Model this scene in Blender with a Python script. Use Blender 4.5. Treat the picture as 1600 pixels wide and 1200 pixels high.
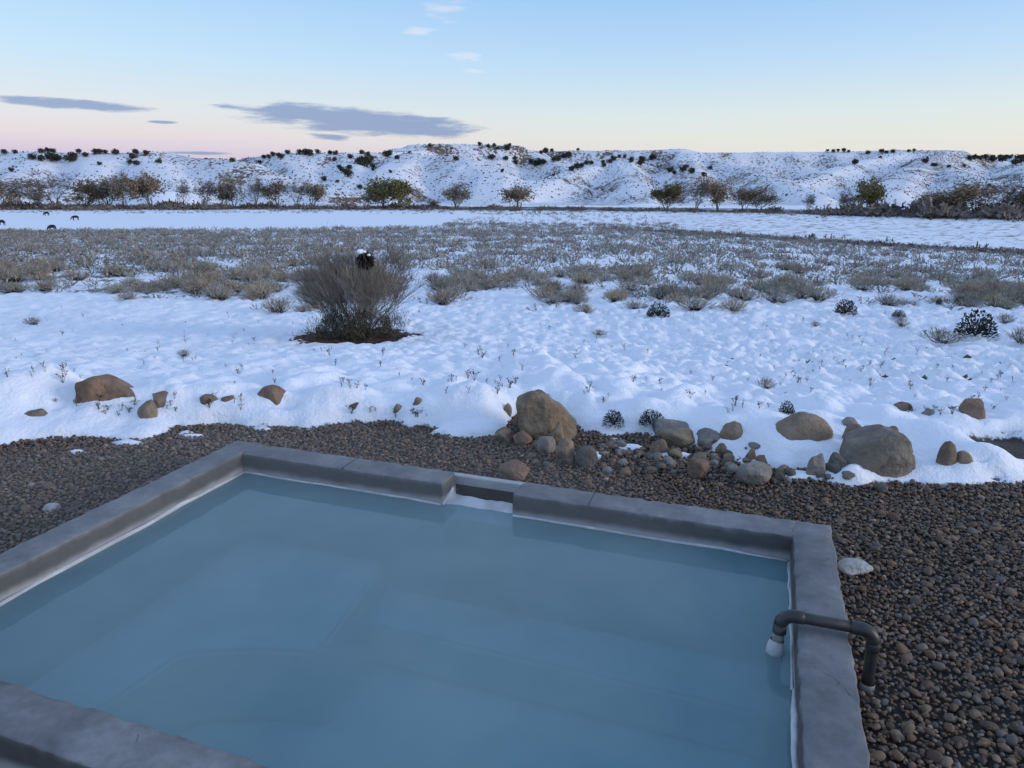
import bpy, bmesh, math, random
import numpy as np
from mathutils import Vector, Matrix, noise as mnoise
random.seed(7); RNG = np.random.default_rng(7)
scene = bpy.context.scene
for o in list(bpy.data.objects): bpy.data.objects.remove(o)

# ------------------------------------------------------------------ camera
EYE = 1.8; F = 1110.0; PITCH = math.atan(312 / F)
SP, CP = math.sin(PITCH), math.cos(PITCH)
cam_d = bpy.data.cameras.new('camera'); cam = bpy.data.objects.new('camera', cam_d)
scene.collection.objects.link(cam)
cam.location = (0, 0, EYE); cam.rotation_euler = (math.radians(90) - PITCH, 0, 0)
cam_d.sensor_width = 36; cam_d.lens = 36 * F / 1600; cam_d.clip_start = 0.05; cam_d.clip_end = 6000
scene.camera = cam
scene.render.resolution_x = 1024; scene.render.resolution_y = 768
scene.view_settings.view_transform = 'Standard'; scene.view_settings.look = 'None'
scene.view_settings.exposure = 0.0; scene.view_settings.gamma = 1

# ------------------------------------------------------------------ node helpers
def N(nt, typ, **kw):
    n = nt.nodes.new(typ)
    for k, v in kw.items(): setattr(n, k, v)
    return n
def L(nt, a, b): nt.links.new(a, b)
def M_(nt, op, a, b=None, c=None):
    n = nt.nodes.new('ShaderNodeMath'); n.operation = op
    for i, v in enumerate((a, b, c)):
        if v is None: continue
        if isinstance(v, (int, float)): n.inputs[i].default_value = v
        else: nt.links.new(v, n.inputs[i])
    return n.outputs[0]
def ramp(nt, fac, stops, interp='LINEAR'):
    r = nt.nodes.new('ShaderNodeValToRGB'); r.color_ramp.interpolation = interp
    e = r.color_ramp.elements
    while len(e) < len(stops): e.new(0.5)
    for el, (p, c) in zip(e, stops):
        el.position = p; el.color = (*c, 1) if len(c) == 3 else c
    if fac is not None: nt.links.new(fac, r.inputs[0])
    return r.outputs[0]
def mixc(nt, fac, a, b):
    m = nt.nodes.new('ShaderNodeMix'); m.data_type = 'RGBA'
    for sock, v in ((m.inputs[0], fac), (m.inputs[6], a), (m.inputs[7], b)):
        if isinstance(v, (int, float)): sock.default_value = v
        elif isinstance(v, tuple): sock.default_value = (*v, 1)
        else: nt.links.new(v, sock)
    return m.outputs[2]

# ------------------------------------------------------------------ sky: twilight, sun just under the horizon to the right
SUN_AZ, SUN_EL = math.radians(105), math.radians(4)
world = bpy.data.worlds.new('World'); scene.world = world; world.use_nodes = True
nt = world.node_tree; nt.nodes.clear()
tc = N(nt, 'ShaderNodeTexCoord'); sep = N(nt, 'ShaderNodeSeparateXYZ'); L(nt, tc.outputs['Generated'], sep.inputs[0])
zz = M_(nt, 'MAXIMUM', sep.outputs[2], 0.0)
az = M_(nt, 'ARCTAN2', sep.outputs[0], sep.outputs[1])
el = M_(nt, 'ARCSINE', sep.outputs[2])
left = ramp(nt, zz, [(0, (.48, .43, .70)), (.036, (.54, .47, .73)), (.060, (.69, .61, .72)), (.0875, (.66, .69, .78)),
                     (.148, (.50, .70, .90)), (.22, (.38, .61, .90)), (.5, (.37, .54, .88)), (1, (.36, .50, .86))])
right = ramp(nt, zz, [(0, (.68, .67, .67)), (.03, (.71, .71, .71)), (.06, (.70, .74, .75)), (.0875, (.64, .74, .80)),
                      (.148, (.45, .65, .9)), (.22, (.31, .54, .88)), (.5, (.35, .52, .88)), (1, (.36, .50, .86))])
t = M_(nt, 'SINE', az)
mr = N(nt, 'ShaderNodeMapRange', interpolation_type='SMOOTHSTEP'); L(nt, t, mr.inputs[0])
mr.inputs[1].default_value = -.75; mr.inputs[2].default_value = .35
col = mixc(nt, mr.outputs[0], left, right)
# clouds: (azimuth, elevation, half width, half height) in radians, ragged by noise stretched along the horizon
mp = N(nt, 'ShaderNodeCombineXYZ'); L(nt, M_(nt, 'MULTIPLY', az, 16.0), mp.inputs[0]); L(nt, M_(nt, 'MULTIPLY', el, 110.0), mp.inputs[1])
cn = N(nt, 'ShaderNodeTexNoise'); L(nt, mp.outputs[0], cn.inputs['Vector']); cn.inputs['Scale'].default_value = 1.0; cn.inputs['Detail'].default_value = 7; cn.inputs['Roughness'].default_value = .6
def azel(px, py):
    v = (py - 600) / F; d = Vector(((px - 800) / F, CP - v * SP, -(SP + v * CP))).normalized()
    return math.atan2(d.x, d.y), math.asin(d.z)
def cloud(px, py, wpx, hpx, ragged, tilt=0.0, hard=.35):
    a0, e0 = azel(px, py); w = wpx / F * math.cos(a0) ** 2; h = hpx / F * .95
    da = M_(nt, 'SUBTRACT', az, a0); de = M_(nt, 'SUBTRACT', M_(nt, 'SUBTRACT', el, e0), M_(nt, 'MULTIPLY', da, tilt))
    q = M_(nt, 'ADD', M_(nt, 'POWER', M_(nt, 'ABSOLUTE', M_(nt, 'DIVIDE', da, w)), 2.0), M_(nt, 'POWER', M_(nt, 'ABSOLUTE', M_(nt, 'DIVIDE', de, h)), 2.0))
    q = M_(nt, 'ADD', q, M_(nt, 'MULTIPLY', M_(nt, 'SUBTRACT', cn.outputs[0], .47), M_(nt, 'MULTIPLY', 1.5, ragged)))
    r = N(nt, 'ShaderNodeMapRange', interpolation_type='SMOOTHSTEP'); L(nt, q, r.inputs[0])
    r.inputs[1].default_value = 1.15; r.inputs[2].default_value = hard
    return r.outputs[0]
m = None
for a in ((560, 190, 185, 21, 1.6, -.07), (640, 196, 105, 19, 1.6, -.05), (450, 173, 110, 8, 2.2, -.03), (110, 162, 125, 8, 1.8, -.03), (255, 191, 26, 2.5, 1.5, 0), (515, 214, 38, 5, 2.0, -.05), (310, 239, 55, 3, 1.5, 0)):
    c = cloud(*a); m = c if m is None else M_(nt, 'MAXIMUM', m, c)
col = mixc(nt, M_(nt, 'MULTIPLY', m, .93), col, (.18, .28, .56))
w = None
for a in ((700, 10, 34, 22, 5, .3), (655, 48, 26, 12, 6, .1), (722, 90, 26, 11, 6, -.2), (745, 110, 24, 5, 5, 0)):
    c = cloud(*a, hard=-.9); w = c if w is None else M_(nt, 'MAXIMUM', w, c)
col = mixc(nt, M_(nt, 'MULTIPLY', w, .42), col, (.88, .82, .90))
bg1 = N(nt, 'ShaderNodeBackground'); L(nt, col, bg1.inputs[0]); bg1.inputs[1].default_value = 0.96
sky = N(nt, 'ShaderNodeTexSky'); sky.sky_type = 'NISHITA'; sky.sun_disc = False
sky.sun_elevation = SUN_EL; sky.sun_rotation = SUN_AZ
bg2 = N(nt, 'ShaderNodeBackground'); L(nt, sky.outputs[0], bg2.inputs[0]); bg2.inputs[1].default_value = 0.05
ad = N(nt, 'ShaderNodeAddShader'); L(nt, bg1.outputs[0], ad.inputs[0]); L(nt, bg2.outputs[0], ad.inputs[1])
wo = N(nt, 'ShaderNodeOutputWorld'); L(nt, ad.outputs[0], wo.inputs[0])

sun_d = bpy.data.lights.new('sun', 'SUN'); sun = bpy.data.objects.new('sun', sun_d); scene.collection.objects.link(sun)
sun_d.energy = 1.5; sun_d.angle = math.radians(18); sun_d.color = (1, .92, .88)
d = Vector((math.sin(SUN_AZ), math.cos(SUN_AZ), math.tan(math.radians(12))))
sun.rotation_euler = d.to_track_quat('Z', 'Y').to_euler(); sun.location = d * 20

# ------------------------------------------------------------------ numeric helpers
def vnoise(x, y, seed=0):
    x = np.asarray(x, float); y = np.asarray(y, float)
    xi = np.floor(x).astype(np.int64); yi = np.floor(y).astype(np.int64); fx = x - xi; fy = y - yi
    def h(a, b):
        n = (a * 374761393 + b * 668265263 + seed * 982451653) & 0x7fffffff
        n = ((n ^ (n >> 13)) * 1274126177) & 0x7fffffff
        n = n ^ (n >> 16)
        return (n & 0xffff) / 65535.0
    u = fx * fx * fx * (fx * (fx * 6 - 15) + 10); v = fy * fy * fy * (fy * (fy * 6 - 15) + 10)
    return (h(xi, yi) * (1 - u) + h(xi + 1, yi) * u) * (1 - v) + (h(xi, yi + 1) * (1 - u) + h(xi + 1, yi + 1) * u) * v
def fbm(x, y, oct=4, seed=0, gain=.5):
    a = 1; s = 0; t = 0
    for i in range(oct):
        s = s + a * vnoise(x * 2 ** i + i * 17.3, y * 2 ** i - i * 9.1, seed + i); t += a; a *= gain
    return s / t
def sstep(a, b, x):
    t = np.clip((np.asarray(x, float) - a) / (b - a), 0, 1); return t * t * (3 - 2 * t)
def ray(px, py):
    v = (py - 600) / F
    return (px - 800) / F, CP - v * SP, -(SP + v * CP)
def at_depth(px, py, Y):
    a, b, c = ray(px, py); t = Y / b; return np.array((a * t, Y, EYE + c * t))
def on_z(px, py, z=0.0):
    a, b, c = ray(px, py); t = (z - EYE) / c; return np.array((a * t, b * t, z))

# ------------------------------------------------------------------ pool frame of reference (u along the far wall, v away from the camera)
AL = math.radians(19.7); CA, SA = math.cos(AL), math.sin(AL)
def pw(u, v, z=0.0): return (u * CA + v * SA, -u * SA + v * CA, z)
def to_uv(x, y): return x * CA - y * SA, x * SA + y * CA
U0, U1, V0, V1 = -2.965, .221, 1.34, 3.31      # inner faces of the pool walls
TH = .19; TOP = .20; WATER = .07

# ------------------------------------------------------------------ terrain height
EDGE_PX = [(-300, 745), (-150, 725), (0, 700), (40, 690), (110, 682), (190, 674), (230, 684), (260, 668), (290, 676), (340, 665), (420, 660), (480, 663), (533, 657), (574, 664), (611, 664), (655, 669),
           (699, 677), (730, 679), (770, 681), (795, 668), (812, 640), (900, 655), (925, 690), (960, 690), (1010, 684), (1055, 703), (1090, 700), (1119, 713), (1145, 722), (1165, 716), (1190, 724),
           (1206, 740), (1245, 748), (1294, 753), (1377, 759), (1442, 755), (1490, 758), (1547, 748), (1587, 763), (1640, 752), (1800, 765), (2100, 790)]
_e = np.array([on_z(x, y)[:2] for x, y in EDGE_PX]); _e = _e[np.argsort(_e[:, 0])]
_ex = np.linspace(-12, 12, 1200); _ey = np.interp(_ex, _e[:, 0], _e[:, 1]); _kk = np.hanning(15); _ey = np.convolve(np.pad(_ey, 7, mode='edge'), _kk / _kk.sum(), mode='valid')
def edge_y(x): return np.interp(x, _ex, _ey)
_pd = np.array([0, 5.6, 6.5, 8, 12, 18, 31, 60, 100, 174, 250, 420, 900, 4000.])
_pz = np.array([0, 0, -.14, -.42, -1.22, -2.3, -3.1, -4.7, -6.7, -9.0, -9.4, -9.4, -9.4, -9.4])
_tl = np.linspace(math.log(1), math.log(4000), 1600); _tz = np.interp(np.exp(_tl), _pd, _pz)
_k = np.hanning(41); _k /= _k.sum(); _tz = np.convolve(np.pad(_tz, 20, mode='edge'), _k, mode='valid')
RIDGES = [  # (crest as (px, py, depth), flat half-width, slope)
    ([(-500, 236, 600), (-200, 238, 560), (0, 239, 540), (70, 238, 530), (150, 241, 530), (235, 239, 535), (262, 245, 540)], 12, .36),
    ([(262, 246, 540), (345, 249, 520), (385, 256, 500), (440, 281, 470), (520, 303, 440)], 6, .30),
    ([(60, 246, 520), (30, 270, 450), (10, 295, 410)], 4, .32), ([(230, 245, 525), (250, 275, 450), (260, 300, 400)], 4, .32),
    ([(150, 245, 525), (140, 275, 450)], 4, .34),
    ([(395, 257, 640), (415, 246, 630), (450, 241, 620), (520, 240, 620), (580, 240, 640), (640, 236, 680)], 12, .36),
    ([(450, 245, 610), (470, 270, 540), (490, 300, 460)], 4, .32), ([(550, 245, 610), (545, 275, 520), (520, 305, 440)], 4, .32),
    ([(640, 233, 700), (662, 227, 705), (700, 226, 710), (790, 228, 720), (822, 237, 730)], 14, .45),
    ([(640, 243, 620), (700, 244, 610), (740, 252, 580), (770, 270, 530), (765, 300, 450)], 7, .33),
    ([(640, 243, 620), (610, 262, 540), (585, 290, 470)], 6, .33),
    ([(815, 237, 725), (870, 250, 690), (890, 262, 660)], 5, .4),
    ([(820, 239, 790), (900, 236, 770), (1000, 236, 760), (1055, 234, 750), (1072, 238, 750)], 14, .42),
    ([(965, 246, 690), (910, 262, 610), (850, 283, 530), (790, 306, 440)], 5, .34),
    ([(965, 243, 690), (985, 268, 580), (1000, 300, 460), (1005, 318, 400)], 5, .36),
    ([(1060, 236, 750), (1110, 249, 690), (1175, 263, 610), (1230, 288, 500), (1275, 308, 420)], 6, .34),
    ([(1070, 242, 720), (1080, 270, 570), (1100, 300, 450)], 5, .34),
    ([(1072, 239, 900), (1160, 239, 900), (1290, 238, 890), (1400, 236, 880), (1478, 236, 870), (1500, 243, 880), (1535, 250, 900)], 18, .42),
    ([(1400, 238, 860), (1335, 254, 740), (1285, 270, 630), (1240, 287, 540)], 5, .32),
    ([(1470, 239, 860), (1445, 250, 740), (1500, 272, 600), (1560, 290, 470)], 6, .32),
    ([(1445, 250, 740), (1410, 275, 570), (1390, 300, 440)], 5, .32),
    ([(1480, 247, 1150), (1560, 245, 1120), (1600, 244, 1100), (1800, 240, 1050), (2200, 236, 1000)], 30, .3),
    ([(1600, 247, 1000), (1640, 275, 600), (1660, 300, 430)], 12, .25),
    ([(1800, 245, 900), (1850, 275, 560), (1900, 300, 400)], 12, .25),
    ([(100, 250, 1500), (300, 250, 1500), (390, 251, 1500), (520, 247, 1500)], 40, .25),
]
RW = [([at_depth(*p) for p in pts], wd, s) for pts, wd, s in RIDGES]
def hills_z(x, y):
    wx = (fbm(x / 45, y / 45, 3, 31) - .5) * 38; wy = (fbm(x / 45, y / 45, 3, 57) - .5) * 38
    acc = np.zeros_like(x); K = 1.8
    g = fbm(x / 30, y / 30, 5, 71) - .5 - .9 * np.maximum(0, .16 - np.abs(fbm(x / 38, y / 60, 4, 72) - .5)) / .16 * .5
    for pts, wd, s in RW:
        best = np.full_like(x, -1e9)
        for a, b in zip(pts[:-1], pts[1:]):
            ab = b[:2] - a[:2]; tt = np.clip(((x - a[0]) * ab[0] + (y - a[1]) * ab[1]) / (ab @ ab), 0, 1)
            dx = x - (a[0] + ab[0] * tt); dy = y - (a[1] + ab[1] * tt); d0 = np.hypot(dx, dy)
            k = sstep(3, 40, d0)
            d1 = np.maximum(np.hypot(dx + wx * k, dy + wy * k) - wd, 0)
            zc = a[2] + (b[2] - a[2]) * tt
            best = np.maximum(best, zc - 1.75 * s * (np.sqrt(d1 * d1 + 16) - 4) + g * 3.2 * k)
        acc += np.exp(np.clip((best + 9.4) / K, -30, 60))
    return K * np.log(acc + 1e-9) - 9.4
def ground_z(x, y):
    s = 1 + .42 * sstep(.05, .75, x / np.maximum(y, 1)) * sstep(20, 60, y)
    yy = np.maximum(y, 1) * s + np.where(y < 60, (5.6 - 1.0 - np.clip(edge_y(x), 3.6, 5.4)) * (1 - sstep(6, 30, y)), 0)
    return np.interp(np.log(np.maximum(yy, 1)), _tl, _tz)
# mounds of drifted snow: (px, py of the centre, radius across, radius along, height)
MOUNDS = [(92, 634, .27, .26, .24), (20, 645, .3, .3, .12), (165, 650, .22, .12, .05), (250, 646, .3, .12, .06), (395, 640, .4, .14, .06), (190, 655, .25, .2, .06), (15, 655, .3, .3, .10), (300, 645, .42, .25, .09), (440, 650, .55, .22, .09), (560, 645, .35, .22, .07), (745, 648, .24, .26, .16), (680, 655, .3, .2, .06),
          (1010, 662, .2, .2, .10), (1180, 690, .30, .25, .12), (1275, 680, .22, .14, .10), (1470, 700, .22, .30, .15), (1330, 748, .13, .10, .08), (1390, 690, .25, .2, .07), (1540, 738, .2, .16, .11), (1250, 715, .26, .2, .07),
          (1150, 668, .2, .15, .08), (905, 640, .2, .3, .05), (1375, 672, .16, .14, .09), (1120, 690, .15, .12, .06)]
MW = [(on_z(a, b), r1, r2, h) for a, b, r1, r2, h in MOUNDS]
BUSH_P = None
BARE = [(on_z(a, b), ra, rb) for a, b, ra, rb in ((1570, 690, .42, .22), (1640, 700, .5, .25), (1610, 668, .25, .05))]
ISLES = [(on_z(a, b), ra, rb) for a, b, ra, rb in ((1330, 750, .16, .08), (1175, 722, .12, .05), (1055, 712, .13, .05), (985, 700, .11, .06), (928, 712, .07, .07), (835, 690, .10, .03), (200, 693, .14, .035), (120, 706, .12, .03), (300, 682, .14, .03), (410, 672, .10, .025), (1240, 742, .13, .05), (1585, 740, .2, .06))]
def snow_amount(x, y):
    """1 where snow lies, 0 where bare (near the rim only)"""
    n = (fbm(x * 2.2, y * 2.2, 4, 5) - .5) * .55 + (fbm(x * 1.1, y * 5.0, 4, 8) - .5) * .75
    d = y - edge_y(x) + n * .68
    for p, ra, rb in ISLES:
        q = np.sqrt(((x - p[0]) / ra) ** 2 + ((y - p[1]) / rb) ** 2) + n * .9
        d = np.maximum(d, (1 - q) * .16)
    for p, ra, rb in BARE:
        q = np.sqrt(((x - p[0]) / ra) ** 2 + ((y - p[1]) / rb) ** 2) + n * .8
        d = np.minimum(d, (q - 1) * .3)
    return d
def billow(x, y): return np.minimum(np.abs(2 * fbm(x * 2.1, y * 1.6, 3, 3) - 1) * 2.2, 1.2)
def height(x, y):
    x = np.asarray(x, float); y = np.asarray(y, float)
    z = ground_z(x, y)
    far = y > 330
    if far.any():
        hz = np.full_like(x, -50.); hz[far] = hills_z(x[far], y[far]); k = sstep(330, 400, y)
        z = np.where(far, np.maximum(z, z + (np.maximum(hz, z) - z) * k), z)
    mid = (y > 3) & (y < 330)
    # hummocks of snow over clumps
    a = np.where(y < 9, .125, .17) * sstep(4.7, 5.9, y) * (1 - sstep(60, 200, y)) * (.6 + .35 * sstep(-.1, .45, x / np.maximum(y, 1)))
    hum = billow(x, y) * a * .9 + np.abs(2 * fbm(x * 5.2, y * 4.2, 2, 12) - 1) * a * .75 - .25 * a
    z = z + np.where(mid, hum, 0) + np.where(y > 12, (fbm(x / 7, y / 7, 3, 9) - .5) * .6 * sstep(12, 40, y) * (1 - sstep(140, 190, y)), 0)
    sn = snow_amount(x, y)
    near = y < 12
    bank = .012 * sstep(0, .05, sn) + .02 * sstep(0, .3, sn) + .04 * sstep(.1, .6, sn) * (1 - sstep(.8, 2.2, sn)) + .03 * fbm(x * 2.5, y * 2.5, 3, 41) * sstep(0.02, .3, sn)
    for p, r1, r2, h in MW:
        bank = bank + h * np.exp(-(((x - p[0]) / r1) ** 2 + ((y - p[1]) / r2) ** 2)) * sstep(-.02, .16, sn)
    z = z + np.where(near, bank - .06 * (1 - sstep(-.03, .03, sn)), .06)
    u, v = to_uv(x, y)
    inside = (u > U0 - TH + .06) & (u < U1 + TH - .06) & (v > V0 - TH + .06) & (v < V1 + TH + .12)
    z = np.where(inside, -1.7, z)
    return z
def hit(px, py, lo=3.0, hi=1700., n=5000):
    """where the line of sight through a spot meets the terrain"""
    a, b, c = ray(px, py); ys = np.exp(np.linspace(math.log(lo), math.log(hi), n)); t = ys / b
    X = a * t; Z = EYE + c * t; below = np.nonzero(Z < height(X, ys))[0]
    i = below[0] if len(below) else n - 1
    return np.array((X[i], ys[i], height(X[i:i + 1], ys[i:i + 1])[0]))

# ------------------------------------------------------------------ mesh helpers
COLL = scene.collection
def tag(o, label=None, cat=None, group=None, kind=None):
    for k, v in (('label', label), ('category', cat), ('group', group), ('kind', kind)):
        if v: o[k] = v
    return o
def link(name, me, mat=None, parent=None):
    o = bpy.data.objects.new(name, me); COLL.objects.link(o)
    if mat and not me.materials: me.materials.append(mat)
    if parent: o.parent = parent
    return o
def empty(name, loc=(0, 0, 0), rz=0):
    o = bpy.data.objects.new(name, None); COLL.objects.link(o); o.location = loc; o.rotation_euler[2] = rz; o.empty_display_size = .1
    return o
def np_mesh(name, V, Fc, smooth=True, col=None, mat=None):
    V = np.asarray(V, np.float32); Fc = np.asarray(Fc, np.int32); k = Fc.shape[1]
    me = bpy.data.meshes.new(name); me.vertices.add(len(V)); me.vertices.foreach_set('co', V.ravel())
    me.loops.add(Fc.size); me.loops.foreach_set('vertex_index', Fc.ravel())
    me.polygons.add(len(Fc)); me.polygons.foreach_set('loop_start', np.arange(0, Fc.size, k, dtype=np.int32)); me.polygons.foreach_set('loop_total', np.full(len(Fc), k, np.int32))
    me.polygons.foreach_set('use_smooth', np.full(len(Fc), smooth, bool))
    if col is not None:
        at = me.color_attributes.new('tint', 'FLOAT_COLOR', 'POINT'); c = np.ones((len(V), 4), np.float32); c[:, :3] = col; at.data.foreach_set('color', c.ravel())
    me.update(calc_edges=True)
    if mat: me.materials.append(mat)
    return me
class MB:
    def __init__(s): s.v = []; s.f = []; s.c = []; s.n = 0
    def add(s, V, Fc, c=None):
        V = np.asarray(V, float); s.v.append(V); s.f.append(np.asarray(Fc) + s.n); s.n += len(V)
        s.c.append(np.tile(np.asarray(c if c is not None else (1, 1, 1), float), (len(V), 1)))
    def tube(s, pts, rad, sides=5, c=None):
        pts = [Vector(p) for p in pts]; V = []; Fc = []
        for i, p in enumerate(pts):
            d = (pts[min(i + 1, len(pts) - 1)] - pts[max(i - 1, 0)]).normalized()
            a = d.orthogonal().normalized() if abs(d.z) > .99 else d.cross(Vector((0, 0, 1))).normalized(); b = d.cross(a)
            for k in range(sides):
                an = 2 * math.pi * k / sides; V.append(p + (a * math.cos(an) + b * math.sin(an)) * rad[i])
        for i in range(len(pts) - 1):
            for k in range(sides):
                q = (i * sides + k, i * sides + (k + 1) % sides, (i + 1) * sides + (k + 1) % sides, (i + 1) * sides + k)
                Fc += [(q[0], q[1], q[2]), (q[0], q[2], q[3])]
        e0 = len(V); V.append(pts[-1] + (pts[-1] - pts[-2]).normalized() * rad[-1] * .3)
        for k in range(sides): Fc.append(((len(pts) - 1) * sides + k, (len(pts) - 1) * sides + (k + 1) % sides, e0))
        s.add([tuple(v) for v in V], Fc, c)
    def mesh(s, name, mat=None, smooth=True, col=False):
        return np_mesh(name, np.concatenate(s.v), np.concatenate(s.f), smooth, np.concatenate(s.c) if col else None, mat)

# ------------------------------------------------------------------ materials
def new_mat(name, rough=.8):
    m = bpy.data.materials.new(name); m.use_nodes = True; b = m.node_tree.nodes['Principled BSDF']; b.inputs['Roughness'].default_value = rough
    return m, m.node_tree, b
def noise(nt, scale, detail=4, vec=None, rough=.55):
    n = N(nt, 'ShaderNodeTexNoise'); n.inputs['Scale'].default_value = scale; n.inputs['Detail'].default_value = detail; n.inputs['Roughness'].default_value = rough
    if vec is not None: L(nt, vec, n.inputs['Vector'])
    return n.outputs[0]
def bump(nt, b, h, strength, dist, prev=None):
    n = N(nt, 'ShaderNodeBump'); n.inputs['Strength'].default_value = strength; n.inputs['Distance'].default_value = dist
    L(nt, h, n.inputs['Height'])
    if prev is not None: L(nt, prev, n.inputs['Normal'])
    if b is not None: L(nt, n.outputs[0], b.inputs['Normal'])
    return n.outputs[0]
def obj_co(nt): return N(nt, 'ShaderNodeTexCoord').outputs['Object']
def ground_mat(name, near):
    m, nt, b = new_mat(name, .75)
    at = N(nt, 'ShaderNodeAttribute', attribute_name='cover'); tn = N(nt, 'ShaderNodeAttribute', attribute_name='tint')
    co = obj_co(nt)
    if near:
        f = M_(nt, 'ADD', at.outputs['Fac'], M_(nt, 'MULTIPLY', M_(nt, 'SUBTRACT', noise(nt, 6, 8, co, .7), .5), 1.1))
        f = M_(nt, 'ADD', f, M_(nt, 'MULTIPLY', M_(nt, 'SUBTRACT', noise(nt, .9, 4, co), .5), .7))
    else:
        f = M_(nt, 'ADD', at.outputs['Fac'], M_(nt, 'MULTIPLY', M_(nt, 'SUBTRACT', noise(nt, .35, 8, co, .8), .5), 3.0))
        f = M_(nt, 'ADD', f, M_(nt, 'MULTIPLY', M_(nt, 'SUBTRACT', noise(nt, .03, 4, co), .5), 1.1))
    mr = N(nt, 'ShaderNodeMapRange', interpolation_type='SMOOTHSTEP'); L(nt, f, mr.inputs[0]); mr.inputs[1].default_value = .44; mr.inputs[2].default_value = .56
    soil = mixc(nt, noise(nt, 14 if near else .5, 5, co), (.5, .5, .5), (1.5, 1.5, 1.5))
    mm = N(nt, 'ShaderNodeMix', data_type='RGBA', blend_type='MULTIPLY'); mm.inputs[0].default_value = 1
    L(nt, tn.outputs['Color'], mm.inputs[6]); L(nt, soil, mm.inputs[7])
    snow = mixc(nt, noise(nt, 1.3 if near else .05, 3, co), (.80, .83, .88) if near else (.70, .71, .74), (.88, .90, .93) if near else (.80, .81, .84))
    L(nt, mixc(nt, mr.outputs[0], mm.outputs[2], snow), b.inputs['Base Color'])
    b.inputs['Specular IOR Level'].default_value = .2
    if near:
        p = bump(nt, None, noise(nt, 5, 6, co, .6), .5, .08)
        bump(nt, b, noise(nt, 38, 4, co), .4, .02, p)
    else: bump(nt, b, noise(nt, .12, 8, co, .7), .35, 2.0)
    return m
MAT = {}
MAT['ground'] = ground_mat('snowy_ground', True); MAT['hills'] = ground_mat('snowy_hills', False)
def tint_mat(name, rough=.85, bumps=None, var=.25, scale=20, spec=.3):
    """colour from the piece's own vertex tint, with grain"""
    m, nt, b = new_mat(name, rough); tn = N(nt, 'ShaderNodeAttribute', attribute_name='tint'); co = obj_co(nt)
    g = mixc(nt, noise(nt, scale, 5, co), (1 - var,) * 3, (1 + var,) * 3)
    mm = N(nt, 'ShaderNodeMix', data_type='RGBA', blend_type='MULTIPLY'); mm.inputs[0].default_value = 1; L(nt, tn.outputs['Color'], mm.inputs[6]); L(nt, g, mm.inputs[7])
    L(nt, mm.outputs[2], b.inputs['Base Color']); b.inputs['Specular IOR Level'].default_value = spec
    if bumps: bump(nt, b, noise(nt, bumps[0], 5, co), bumps[1], bumps[2])
    return m
MAT['gravel'] = tint_mat('gravel_stone', .7, (90, .4, .004), .3, 60)
MAT['plant'] = tint_mat('dry_plant', .9, None, .25, 6, .1)
MAT['sandstone'] = tint_mat('sandstone', .85, (26, .9, .03), .55, 13, .2)
# ================================================================== GROUND
def fan(name, ys, cols, widen, mat, cover_fn):
    t = np.linspace(-1, 1, cols); s = (.55 * t + .45 * t ** 3)
    Y, S = np.meshgrid(ys, s, indexing='ij'); X = S * (Y + widen) * 1.15
    Z = height(X.ravel(), Y.ravel()).reshape(X.shape)
    R, C = X.shape; idx = np.arange(R * C).reshape(R, C)
    Fc = np.stack([idx[:-1, :-1], idx[:-1, 1:], idx[1:, 1:], idx[1:, :-1]], -1).reshape(-1, 4)
    cov, col = cover_fn(X.ravel(), Y.ravel(), Z)
    me = np_mesh(name, np.stack([X.ravel(), Y.ravel(), Z.ravel()], 1), Fc, True, col, mat)
    a = me.attributes.new('cover', 'FLOAT', 'POINT'); a.data.foreach_set('value', cov.astype(np.float32))
    return link(name, me)
BUSH_P = hit(560, 528, 8, 60); 
def brush_band(x, y):
    """density 0..1 of the sagebrush belt on the slope"""
    r = x / np.maximum(y, 1)
    lo = np.interp(r, [-.9, -.7, -.45, -.2, 0, .2, .4, .75, .9], [33, 33, 27, 25, 26, 25.5, 25, 25, 25]) + (fbm(x / 3, y / 3, 3, 77) - .5) * 7
    hi = np.interp(r, [-.9, -.7, -.35, -.1, -.02, .16, .24, .5, .75], [172, 172, 178, 192, 315, 300, 178, 132, 104])
    d = sstep(0, 4, y - lo) * (1 - sstep(-6, 4, y - hi))
    dens = np.interp(r, [-.8, -.3, -.1, .2, .8], [1., .95, .88, .85, .85])
    return d * dens
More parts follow.
